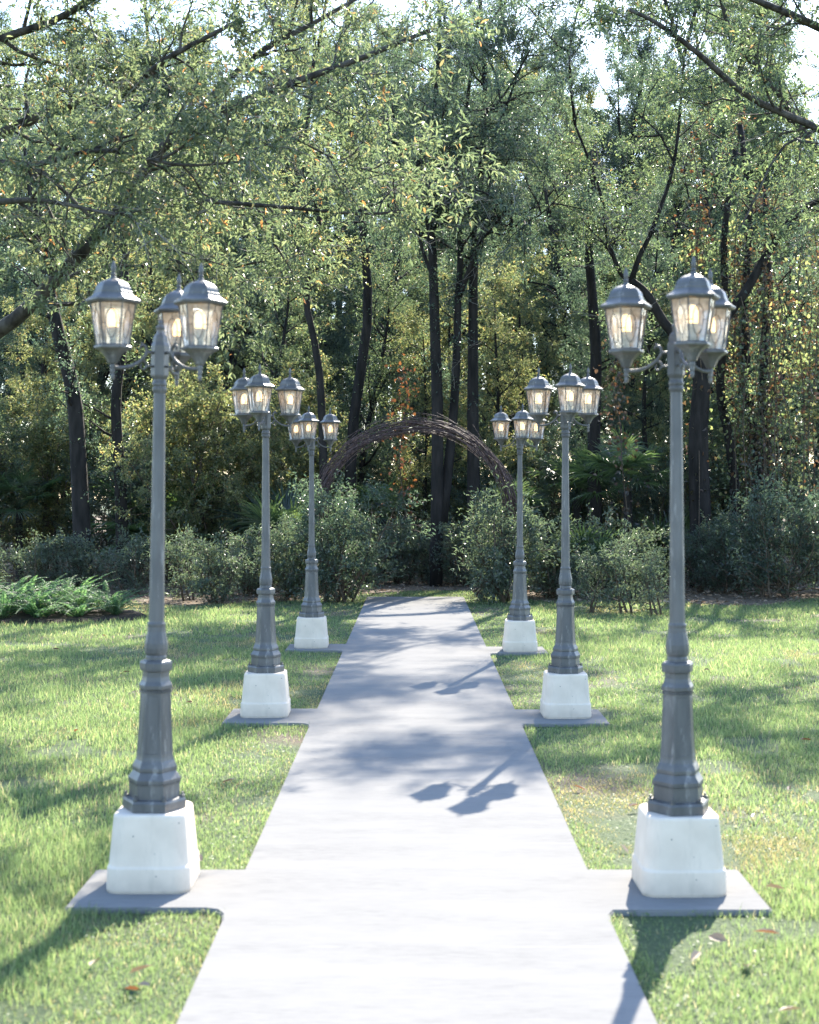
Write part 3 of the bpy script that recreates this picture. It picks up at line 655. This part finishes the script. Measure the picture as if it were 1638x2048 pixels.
# ------------------------------------------------------------------ woodland trees
def forest_tree(seed, H, r0, crown0, nl, lr, leaf, per, L, asp=.42, lean=.06, ntw=7, bark='bark'):
    T = Tree(seed); g = T.g
    tr = T.wander((0, 0, -.1), (g.normal(0, lean), g.normal(0, lean), 1), H, 12, .05, .05); tr = spline(tr, 26)
    rad = r0 * np.linspace(1, .12, 26) ** .85; rad[0] *= 1.35; rad[1] *= 1.1; T.limbs.append((tr, rad))
    T.sprout(tr, rad, nl, lr, crown0, 2, .28, .9, .35, (.18, .42), ntw, .6)
    return T.trunk_mesh(M[bark]), T.crown_mesh(M[leaf], per, L, asp)
def bush(seed, H, W, ns, leaf, per, L, asp=.4, ntw=9, droop=.1, low=.12):
    T = Tree(seed); g = T.g
    for i in range(ns):
        a = g.uniform(0, 6.28); q = T.wander((g.normal(0, W * .08), g.normal(0, W * .08), -.05), (math.cos(a) * W / H * .75 * g.random(), math.sin(a) * W / H * .75 * g.random(), 1), H * g.uniform(.7, 1.05), 7, .1, .08)
        rad = np.linspace(.016 + H * .004, .004, len(q)); T.limbs.append((q, rad)); T.sprout(q, rad, max(5, int(H * 6)), (W * .26, W * .56), low, 1, .2, 1.0, .3, (.10, .24), ntw)
    return T.trunk_mesh(M['stem'], .0025), T.crown_mesh(M[leaf], per, L, asp, droop=droop, jit=.03)
ST = [forest_tree(111, 8.6, .11, .12, 26, (1.1, 2.2), 'leaf_green', 26, (.042, .068), .48), forest_tree(112, 7.6, .09, .08, 26, (1.0, 2.0), 'leaf_yellow', 22, (.048, .078), .52), forest_tree(113, 8.2, .10, .12, 26, (1.1, 2.1), 'leaf_bluegreen', 26, (.04, .068), .46)]
FT = [forest_tree(101, 13.5, .16, .22, 26, (1.6, 3.0), 'leaf_green', 60, (.042, .07)),
      forest_tree(102, 12.5, .13, .18, 26, (1.4, 2.6), 'leaf_bluegreen', 60, (.04, .068)),
      forest_tree(103, 14.5, .18, .30, 24, (1.8, 3.2), 'leaf_green', 58, (.042, .068)),
      forest_tree(104, 10.5, .09, .15, 24, (1.2, 2.2), 'leaf_yellow', 52, (.045, .072), .52),
      forest_tree(105, 12.0, .11, .25, 22, (1.3, 2.4), 'leaf_bluegreen', 54, (.04, .065))]
UN = [bush(201, 4.6, 2.2, 8, 'leaf_yellow', 14, (.048, .082), .55, 8), bush(202, 4.2, 2.4, 8, 'leaf_green', 14, (.042, .072), .5, 8), bush(203, 3.4, 2.2, 8, 'leaf_bluegreen', 14, (.042, .07), .48, 8)]
LB = {0: 'left', 1: 'centre', 2: 'right'}
gz = np.random.default_rng(77)
def zone_of(x, d):
    px = VX + x * FPX / d; return 'left lamp posts' if px < 640 else ('twig arch' if px < 1030 else 'right lamp posts')
LOOK = ['leafy green tree', 'blue green tree', 'tall bare trunked green tree', 'slim yellow tree', 'thin dark green tree']
trees = [(-9.6, 26.6, 1), (-6.3, 27.6, 3), (8.9, 26.5, 0), (11.2, 27.4, 1), (5.0, 28.4, 4)]
gb = np.random.default_rng(8)
short = []
for row, (yy, n, w_) in enumerate(((29, 13, 11.5), (32.5, 14, 12.5))):
    for i in range(n): short.append((float(-w_ + 2 * w_ * (i + .5) / n + gb.normal(0, .35)), float(yy + gb.normal(0, .6)), int(gb.integers(0, 3))))
for row, (yy, n, w_) in enumerate(((36.5, 13, 12.5), (41, 15, 14), (47, 19, 17), (53, 21, 19), (59, 22, 21))):
    for i in range(n): trees.append((float(-w_ + 2 * w_ * (i + .5) / n + gb.normal(0, .4)), float(yy + gb.normal(0, .8)), int(gb.integers(0, 5))))
trees += [(6.4, 44.5, 4), (5.6, 50.5, 1), (9.0, 51, 4)]
for k, (x, y, t) in enumerate(trees):
    z = zone_of(x, y); px = VX + x * FPX / y; gap = .93 if 1200 < px < 1420 else (.86 if 600 < px < 730 else 1)
    back = y > 34
    plant('woodland_tree', (x, y, GZ), *FT[t], f'{LOOK[t]} deep in the wood beyond the {z}' if back else f'{LOOK[t]} at the wood edge behind the {z}', 'tree', f'{LOOK[t]}s beyond the {z}' if back else None, gz.uniform(0, 6.28), gz.uniform(.9, 1.05) * (.6 if y < 30 else .8 if y < 39 else .95 if y < 44 else 1.3 * gap if y < 50 else 1.55 * gap))
SLOOK = ['short leafy green tree', 'short yellow leaved tree', 'short blue green tree']
for k, (x, y, t) in enumerate(short):
    z = zone_of(x, y)
    plant('woodland_tree', (x, y, GZ), *ST[t], f'{SLOOK[t]} in the middle of the wood behind the {z}', 'tree', f'{SLOOK[t]}s behind the {z}', gz.uniform(0, 6.28), gz.uniform(.85, 1.1) * (.72 if y < 31 else .98))
ULOOK = ['yellow leaved understorey bush', 'green understorey bush', 'dark blue green understorey bush']
und = [(-7.6, 24.6, 1), (-6.4, 25.3, 0), (-5.4, 24.6, 2), (-4.6, 25.0, 0), (-3.7, 24.3, 0), (-2.9, 25.2, 0), (-2.0, 26.0, 0), (-1.4, 27.5, 1), (-.5, 28.5, 2), (.7, 28.5, 1), (1.5, 27, 2), (2.4, 25.8, 2), (3.2, 26.6, 1), (4.3, 25.4, 2), (5.1, 26.2, 0), (5.9, 25.2, 1),
       (6.9, 24.6, 2), (7.9, 25, 1), (-8.8, 25, 2), (9.2, 25, 2), (-9.9, 26, 0), (-3.2, 28.5, 1), (-5.6, 28, 2), (3.8, 29.5, 2), (6.2, 29.5, 1), (-7.8, 28.5, 0), (8.6, 29, 0), (.2, 31.5, 2), (-1.8, 31, 2), (2.3, 31, 1)]
for k, (x, y, t) in enumerate(und):
    z = zone_of(x, y)
    plant('understorey_bush', (x * 1.05, y + 1.4, GZ), *UN[t], f'{ULOOK[t]} at the edge of the wood behind the {z}', 'bush', f'{ULOOK[t]}es behind the {z}', gz.uniform(0, 6.28), gz.uniform(.6, .92))
# shrubs planted in front of the wood
SH = [bush(301, 1.5, 1.35, 9, 'leaf_shrub', 9, (.05, .085), .3, 9, low=.05), bush(302, 1.25, .62, 3, 'leaf_shrub', 9, (.045, .075), .28, 8, low=.15), bush(303, 1.2, 1.1, 7, 'leaf_shrub', 8, (.045, .08), .36, 8, low=.02),
      bush(304, 2.0, 2.0, 9, 'leaf_bluegreen', 7, (.055, .09), .36, 9, low=.03)]  # broad shrub: shade put into the colour by a darker leaf material
SH.append(bush(305, 1.75, 1.5, 10, 'leaf_bluegreen', 12, (.045, .075), .36, 9, low=.02))  # darker leaves stand in for the shade at the arch's left foot
shr = [(682, 21.1, 4, 1.0, 1.0, 'tall dark shrub at the left foot of the twig arch'), (1020, 21.25, 0, 1.1, 1.0, 'tall pale glossy shrub at the right foot of the twig arch'),
       (1186, 19.4, 1, .85, 1, 'small dark sapling shrub just right of the middle right lamp post'), (1247, 19.1, 1, .98, 1, 'middle sapling shrub of the row between the right lamp posts'), (1308, 18.9, 1, .82, 1, 'thin single stemmed sapling shrub beside the nearest right lamp post'),
       (1265, 22.0, 2, .95, 1, 'low leafy shrub behind the row of saplings at the right'), (1195, 22.5, 2, 1.1, 1, 'low leafy shrub behind the dark sapling at the right'), (1110, 21.8, 2, .9, 1, 'low shrub between the two far right lamp posts'),
       (1400, 23.2, 3, .55, 1, 'broad dark shrub at the foot of the big dark forked tree'), (1480, 22.8, 3, .62, 1, 'broad dark shrub right of the big dark forked tree'), (1575, 21.9, 3, .88, 1, 'large dark spreading shrub at the right edge of the lawn'), (1690, 22.5, 3, 1, 1, 'large dark shrub at the far right corner of the lawn'),
       (735, 24.8, 2, .9, 1, 'low dark shrub inside the arch, at the left'), (800, 25.2, 2, .95, 1, 'low dark shrub in the middle of the arch opening'), (865, 25.3, 2, 1.0, 1, 'low dark shrub right of the middle of the arch opening'), (925, 24.6, 2, .95, 1, 'low shrub inside the arch, at the right'),
       (575, 21.6, 0, .82, 1, 'bushy shrub between the two far left lamp posts'), (500, 22.4, 2, .85, 1, 'low shrub just left of the middle left lamp post'), (432, 20.8, 2, .85, 1, 'small dark shrub on the lawn edge left of the middle left lamp post'), (372, 21.4, 1, 1.0, 1, 'small open shrub right of the nearest left lamp post'),
       (262, 22.6, 2, .85, 1, 'glossy low shrub on bare stems left of the nearest left lamp post'), (170, 23.2, 2, .8, 1, 'glossy low shrub behind the right end of the ferns'), (80, 23.0, 2, .8, 1, 'low shrub behind the middle of the ferns'), (-30, 23, 2, .85, 1, 'low shrub behind the left end of the ferns'), (640, 23.4, 2, .95, 1, 'low shrub behind the farthest left lamp post')]
for k, (px, d, t, s, sx, lb) in enumerate(shr):
    p = P(px, VY, d); plant('shrub', (p[0], d, GZ), *SH[t], lb, 'shrub', 'shrubs along the edge of the wood', gz.uniform(0, 6.28), s)

# ------------------------------------------------------------------ the trees that stand out
def hero(name, T, base, crown_kw, label, bark='bark', twr=.003):
    o = empty(name, base); tag(o, label, 'tree'); off = np.array(base)
    T.limbs = [(p - off, r) for p, r in T.limbs]; T.tw = [(a - off, b - off) for a, b in T.tw]
    link(bpy.data.objects.new('trunk', T.trunk_mesh(M[bark], twr)), o)
    link(bpy.data.objects.new('crown', T.crown_mesh(**crown_kw)), o)
    return o
def dead(T, o, num, f):
    mb = MB(); g = T.g
    for k in range(num):
        p, q = T.tw[g.integers(0, len(T.tw))]; d = nrm(nrm(q - p) + g.normal(0, .6, 3) + [.1, 0, -.15]); pts = T.wander(p, d, g.uniform(.25, .6) * f, 4, .16, -.02); tube(mb, pts, np.linspace(.0042, .0012 * f, 5), 4, False)
        for r in range(3):
            u = pts[1 + r]; tube(mb, T.wander(u, nrm(d + g.normal(0, .6, 3)), g.uniform(.1, .25) * f, 2, .2, 0), [.0022 * f, .0016 * f, .0009 * f], 3, False)
    mb.build('dead_twigs', M['bark_pale'], o)
def oak():
    T = Tree(501); base = (-5.9, 12.6, GZ)
    tr = T.limb([(-5.9, 12.6, -.15), (-5.75, 12.6, 1.0), (-5.3, 12.4, 2.0), P(-180, 740, 12.2)], 0.187, 0.115, 12)
    L1 = T.limb([P(-180, 740, 12.2), P(0, 660, 12), P(110, 560, 11.8), P(230, 430, 11.6), P(330, 290, 11.2), P(480, 205, 11), P(700, 125, 10.8), P(860, 60, 10.6)], 0.072, 0.014, 24)
    L2 = T.limb([P(110, 560, 11.8), P(210, 440, 12.2), P(330, 402, 12.6), P(540, 412, 12.8), P(740, 428, 12.8), P(900, 405, 12.8)], 0.036, 0.009, 18)
    L3 = T.limb([P(-180, 740, 12.2), P(-130, 500, 12), P(-60, 310, 12), P(130, 215, 12), P(245, 190, 11.7), P(330, 120, 11.3), P(480, 40, 11)], 0.065, 0.014, 20)
    L4 = T.limb([P(0, 660, 12), P(150, 548, 12.5), P(285, 532, 12.9), P(400, 545, 13), P(540, 520, 13.2), P(700, 500, 13.2)], 0.022, 0.006, 16)
    L5 = T.limb([P(-130, 500, 12), P(-160, 200, 11.6), P(-20, 90, 11.4), P(110, 40, 11.2), P(230, -30, 11)], 0.058, 0.022, 16)
    L6 = T.limb([P(210, 440, 12.2), P(300, 500, 12.4), P(380, 540, 12.6), P(395, 620, 12.7)], 0.020, 0.007, 10)
    L7 = T.limb([P(330, 290, 11.2), P(500, 120, 11.4), P(620, 50, 11.5), P(780, -40, 11.6)], 0.036, 0.011, 14)
    L8 = T.limb([P(-180, 740, 12.2), P(-250, 520, 11), P(-100, 430, 10.2), P(60, 400, 9.8), P(230, 430, 9.6)], 0.050, 0.009, 16)
    L9 = T.limb([P(-60, 310, 12), P(60, 330, 10.8), P(200, 300, 10.2), P(360, 330, 10.0), P(520, 320, 10.0)], 0.029, 0.006, 16)
    L10 = T.limb([P(480, 205, 11), P(560, 260, 10.8), P(700, 330, 10.8), P(830, 360, 10.9)], 0.013, 0.004, 10)
    for L, n, r in ((L1, 15, .06), (L2, 12, .04), (L3, 17, .06), (L4, 7, .03), (L5, 14, .06), (L6, 4, .02), (L7, 6, .04), (L8, 12, .05), (L9, 13, .04), (L10, 6, .015)):
        T.sprout(L, np.linspace(r, .01, len(L)), n, (.5, 1.15), .18, 2, .08, .9, .5, (.12, .3), 7, .7)
    for i in range(6):     # high crown above the picture
        q = T.wander((-4.6 + T.g.normal(0, .6), 11.8 + T.g.normal(0, .7), 4.6), (T.g.normal(.1, .6), T.g.normal(0, .6), .8), T.g.uniform(2, 3.4), 7, .15, .05); rr = np.linspace(.05, .012, len(q)); T.limbs.append((q, rr)); T.sprout(q, rr, 7, (.6, 1.2), .2, 2, .1, .9, .5, (.15, .3), 5)
    o = hero('oak_tree', T, base, dict(m=M['leaf_oak'], per=12, L=(.045, .074), asp=.3, shape='six', jit=.025, droop=.2), 'big leaning oak at the left with long bare limbs reaching over the left lamp posts', 'bark_grey', 0)
    dead(T, o, 520, 1)
oak()
def right_tree():
    T = Tree(502); base = (8.2, 20.2, GZ)
    T.limb([(8.2, 20.2, -.15), (8.1, 20.2, 1.7), (7.7, 20, 3.8), (7.2, 19.6, 5.2), P(1800, 120, 19.4)], .22, .12, 14)
    L1 = T.limb([(7.2, 19.6, 5.2), P(1740, 320, 19.2), P(1638, 258, 18.7), P(1500, 195, 18.5), P(1400, 110, 18.1), P(1320, 50, 17.9), P(1260, 20, 17.8)], .065, .02, 18)
    L2 = T.limb([(7.2, 19.6, 5.2), P(1720, 380, 19.9), P(1610, 270, 19.9), P(1560, 190, 19.7), P(1470, 80, 19.3), P(1430, -40, 19.1)], .075, .02, 16)
    L3 = T.limb([P(1800, 120, 19.4), P(1650, 60, 19.0), P(1560, 20, 18.7), P(1400, -40, 18.3), P(1250, -60, 18.0)], .07, .02, 14)
    L4 = T.limb([P(1638, 258, 18.7), P(1560, 300, 18.5), P(1500, 420, 18.3), P(1470, 470, 18.1)], .02, .008, 8)
    L5 = T.limb([P(1800, 120, 19.4), P(1780, -100, 20.5), P(1700, -200, 22.5), P(1600, -260, 24)], .09, .02, 12)
    for L, n in ((L1, 15), (L2, 15), (L3, 15), (L4, 3), (L5, 14)): T.sprout(L, np.linspace(.05, .01, len(L)), n, (.6, 1.35), .15, 2, .1, .9, .45, (.14, .32), 6, .7)
    hero('spreading_tree', T, base, dict(m=M['leaf_green'], per=9, L=(.055, .09), asp=.34, shape='six', jit=.03, droop=.25), 'spreading tree at the right whose pale limbs reach in from the top right corner', 'bark_grey')
right_tree()
def centre_tree():
    T = Tree(503); d = 24.6; b = P(872, 0, d); base = (float(b[0]), d, GZ)
    A = T.limb([(b[0], d, -.1), P(875, 850, d), P(871, 700, d), P(868, 590, d), P(864, 490, d), P(857, 424, d), P(866, 333, d), P(867, 240, d), P(880, 60, d), P(870, -150, d)], 0.117, 0.023, 30)
    B = T.limb([P(885, 1045, d), P(905, 850, d + .2), P(913, 720, d + .2), P(916, 600, d + .2), P(921, 500, d + .3), P(915, 380, d + .4), P(935, 200, d + .5), P(960, 20, d + .5)], 0.094, 0.023, 24)
    C = T.limb([P(916, 600, d + .2), P(946, 520, d), P(967, 457, d - .2), P(975, 400, d - .3), P(990, 280, d - .5), P(1040, 140, d - .8), P(1080, 20, d - 1)], 0.058, 0.016, 18)
    D = T.limb([P(868, 560, d), P(845, 500, d), P(832, 440, d), P(800, 330, d - .3), P(760, 200, d - .6), P(740, 60, d - .8)], 0.039, 0.012, 16)
    E = T.limb([P(967, 457, d - .2), P(1010, 470, d - .6), P(1045, 440, d - 1), P(1080, 430, d - 1.3), P(1140, 370, d - 1.6)], 0.023, 0.008, 12)
    F_ = T.limb([P(866, 333, d), P(920, 270, d - .8), P(1000, 200, d - 1.6), P(1060, 100, d - 2)], 0.039, 0.012, 12)
    G_ = T.limb([P(866, 333, d), P(800, 290, d - .8), P(720, 260, d - 1.4)], 0.031, 0.012, 8)
    for L, n, st in ((A, 20, .45), (B, 16, .5), (C, 14, .25), (D, 12, .3), (E, 7, .2), (F_, 10, .15), (G_, 6, .2)): T.sprout(L, np.linspace(.07, .015, len(L)), n, (.8, 1.9), st, 2, .1, .9, .4, (.18, .4), 6)
    for L, n in ((A, 70), (B, 60), (C, 30)): T.twigs(L, n, (.12, .32))
    o = hero('forked_oak', T, base, dict(m=M['leaf_bluegreen'], per=24, L=(.042, .07), asp=.44, jit=.05), 'tall dark tree with several upright stems rising behind the twig arch')
    dead(T, o, 420, 1.7)
centre_tree()
def dark_tree():
    T = Tree(504); d = 24.3; b = P(1402, 0, d); base = (float(b[0]), d, GZ)
    T.limb([(b[0], d, -.1), P(1402, 1080, d), P(1398, 950, d), P(1397, 860, d), P(1403, 770, d), P(1402, 712, d)], .20, .14, 14)
    A = T.limb([P(1402, 730, d), P(1380, 690, d), P(1335, 655, d), P(1295, 590, d), P(1262, 560, d)], .11, .06, 12)
    B = T.limb([P(1262, 562, d), P(1240, 545, d), P(1224, 505, d), P(1212, 465, d), P(1200, 380, d), P(1150, 250, d)], .05, .02, 12)
    C = T.limb([P(1262, 562, d), P(1280, 510, d), P(1300, 470, d), P(1335, 375, d), P(1352, 300, d), P(1362, 200, d), P(1368, 110, d)], .055, .018, 16)
    D = T.limb([P(1402, 730, d), P(1430, 665, d), P(1490, 585, d), P(1530, 515, d), P(1590, 430, d), P(1660, 390, d)], .10, .05, 14)
    E = T.limb([P(1300, 470, d), P(1340, 440, d), P(1400, 400, d), P(1450, 395, d)], .022, .008, 8)
    F_ = T.limb([P(1345, 320, d), P(1320, 270, d), P(1290, 240, d), P(1255, 210, d)], .022, .008, 8)
    G_ = T.limb([P(1366, 130, d), P(1330, 0, d + .3), P(1260, -120, d + .5), P(1180, -220, d + .6)], .04, .012, 10)
    H_ = T.limb([P(1368, 110, d), P(1410, -60, d + .4), P(1430, -200, d + .6), P(1400, -330, d + 1)], .04, .012, 10)
    I_ = T.limb([P(1150, 250, d), P(1140, 100, d - .2), P(1180, -60, d), P(1240, -180, d + .3)], .03, .01, 10)
    for L, n, st in ((G_, 12, .2), (H_, 12, .2), (I_, 11, .25), (A, 4, .4), (B, 9, .3), (C, 5, .4), (D, 10, .45), (E, 3, .3), (F_, 2, .3)): T.sprout(L, np.linspace(.05, .012, len(L)), n, (.6, 1.5), st, 2, .15, .9, .4, (.18, .4), 5)
    o = hero('forked_tree', T, base, dict(m=M['leaf_green'], per=17, L=(.042, .07), asp=.45, jit=.05), 'thick black trunked tree forking in two behind the nearest right lamp post')
    dead(T, o, 260, 2.0)
dark_tree()
def bare_trunk(seed, pts, r0, r1, label, leaf='leaf_green', n=10, per=12, st=.3):
    T = Tree(seed); b = pts[0]; A = T.limb([np.array([b[0], b[1], -.1])] + list(pts), r0, r1, 20)
    T.sprout(A, np.linspace(r0, r1, len(A)), max(4, n // 2), (.6, 1.5), st, 2, .1, .9, .4, (.18, .38), 5); T.twigs(A, 40, (.12, .32))
    hero('slender_tree', T, (float(b[0]), float(b[1]), GZ), dict(m=M[leaf], per=per, L=(.042, .07), asp=.48), label)
bare_trunk(601, [P(165, 1100, 24), P(158, 950, 24), P(147, 790, 24), P(110, 640, 24), P(90, 520, 24), P(60, 300, 24)], .17, .08, 'dark leaning trunk left of the nearest left lamp post', 'leaf_bluegreen', 14)
bare_trunk(602, [P(245, 1100, 24.6), P(240, 950, 24.6), P(232, 800, 24.6), P(250, 640, 24.6), P(245, 400, 24.6)], .13, .06, 'dark upright trunk between the ferns and the nearest left lamp post', 'leaf_green', 14)
bare_trunk(603, [P(650, 1080, 25.4), P(645, 860, 25.4), P(636, 722, 25.4), P(612, 600, 25.4), P(622, 524, 25.4), P(640, 420, 25.4), P(610, 300, 25.4), P(630, 100, 25.4), P(600, -80, 25.6)], .09, .02, 'thin crooked tree above the farthest left lamp post', 'leaf_yellow', 30, 12, .45)
bare_trunk(604, [P(1190, 1080, 26), P(1188, 860, 26), P(1192, 720, 26), P(1185, 600, 26), P(1178, 480, 26), P(1190, 300, 26)], .15, .06, 'dark straight trunk above the middle right lamp post', 'leaf_green', 12)
bare_trunk(605, [P(948, 1060, 25), P(946, 850, 25), P(946, 686, 25), P(948, 520, 25), P(960, 380, 25), P(970, 160, 25), P(955, -60, 25.2)], .14, .03, 'straight dark trunk right of the upright stems behind the arch', 'leaf_bluegreen', 30, 12, .45)
bare_trunk(606, [P(1475, 1060, 25), P(1462, 900, 25), P(1440, 780, 25), P(1452, 640, 25), P(1448, 480, 25), P(1470, 300, 25)], .10, .05, 'slim trunk just right of the thick black trunk', 'leaf_green', 12)
bare_trunk(607, [P(1525, 1050, 25.5), P(1510, 900, 25.5), P(1495, 760, 25.5), P(1490, 600, 25.5), P(1500, 420, 25.5), P(1480, 250, 25.5)], .11, .05, 'slim reddish vine covered trunk second right of the thick black trunk', 'leaf_rust', 12, 9, .15)
bare_trunk(608, [P(1545, 1050, 26), P(1532, 880, 26), P(1528, 720, 26), P(1536, 560, 26), P(1530, 380, 26)], .12, .05, 'vine covered trunk near the right edge of the wood', 'leaf_rust', 12, 9, .15)
bare_trunk(609, [P(700, 1060, 27), P(705, 860, 27), P(735, 640, 27), P(728, 480, 27), P(715, 330, 27), P(690, 150, 27), P(700, -60, 27), P(680, -150, 27)], .13, .03, 'thin grey trunk against the bright sky gap left of the arch', 'leaf_green', 28, 12, .5)
def vine(seed, pts, leaf, label, n=420):
    g = np.random.default_rng(seed); pts = spline(pts, 40); mb = MB(); tube(mb, pts, .008, 5); o = empty('climbing_vine', tuple(map(float, (pts[0][0], pts[0][1], GZ)))); off = np.array(o.location)
    mb2 = MB(); tube(mb2, pts - off, .009, 5); mb2.build('stem', M['stem'], o)
    i = g.integers(0, 39, n); p = pts[i] + (pts[i + 1] - pts[i]) * g.random(n)[:, None] + g.normal(0, .15, (n, 3)); d = nrm(g.normal(0, .6, (n, 3)) - [0, 0, .4]); L = g.uniform(.05, .10, n); ml = MB()
    leaves(ml, p - off, d, nrm(g.normal(0, .8, (n, 3)) + [0, -.6, .5]), L, L * .75, 'six'); ml.build('leaves', M[leaf], o); tag(o, label, 'vine', 'climbing vines in the wood')
vine(701, [P(1262, 1080, 23.9), P(1246, 950, 23.8), P(1240, 850, 23.8), P(1228, 790, 23.8), P(1245, 730, 23.8), P(1235, 680, 23.8)], 'leaf_rust', 'thin twisting rusty vine beside the tall fan palm', 300)
vine(702, [P(815, 1060, 25.5), P(800, 930, 25.3), P(806, 850, 25.3), P(815, 780, 25.2), P(800, 730, 25.2)], 'leaf_red', 'vine with orange red autumn leaves above the top of the arch', 170)
vine(703, [P(1500, 1040, 24.8), P(1500, 860, 24.8), P(1478, 740, 24.8), P(1485, 600, 24.8), P(1470, 480, 24.8)], 'leaf_rust', 'rusty vine climbing the slim trunk right of the thick black trunk', 520)
vine(704, [P(1560, 1000, 25), P(1535, 860, 25), P(1540, 700, 25), P(1530, 560, 25), P(1545, 400, 25)], 'leaf_rust', 'brown leaved vine climbing near the right edge of the wood', 380)
vine(705, [P(1405, 760, 23.9), P(1395, 650, 23.9), P(1392, 480, 23.9), P(1400, 380, 23.9), P(1380, 280, 23.9)], 'leaf_red', 'orange leaved vine high above the nearest right lamp post', 70)

gv = np.random.default_rng(909)
for k in range(16):
    x = gv.uniform(1390, 1640); d = gv.uniform(23.6, 25.4); y0 = gv.uniform(930, 1060); y1 = gv.uniform(380, 620); m_ = [P(x + gv.normal(0, 9), y0 + (y1 - y0) * u, d + gv.normal(0, .1)) for u in (0, .2, .4, .6, .8, 1)]
    m_[0] = np.array([m_[0][0], m_[0][1], GZ]); vine(720 + k, m_, ('leaf_rust', 'leaf_green', 'leaf_yellow')[k % 3], ('thin rusty vine hanging among the trunks at the right', 'thin green vine hanging among the trunks at the right', 'thin yellow leaved vine hanging among the trunks at the right')[k % 3], int(gv.integers(90, 260)))
    bpy.context.scene.collection.objects[-1].parent['group'] = ('thin rusty vines at the right', 'thin green vines at the right', 'thin yellow leaved vines at the right')[k % 3]
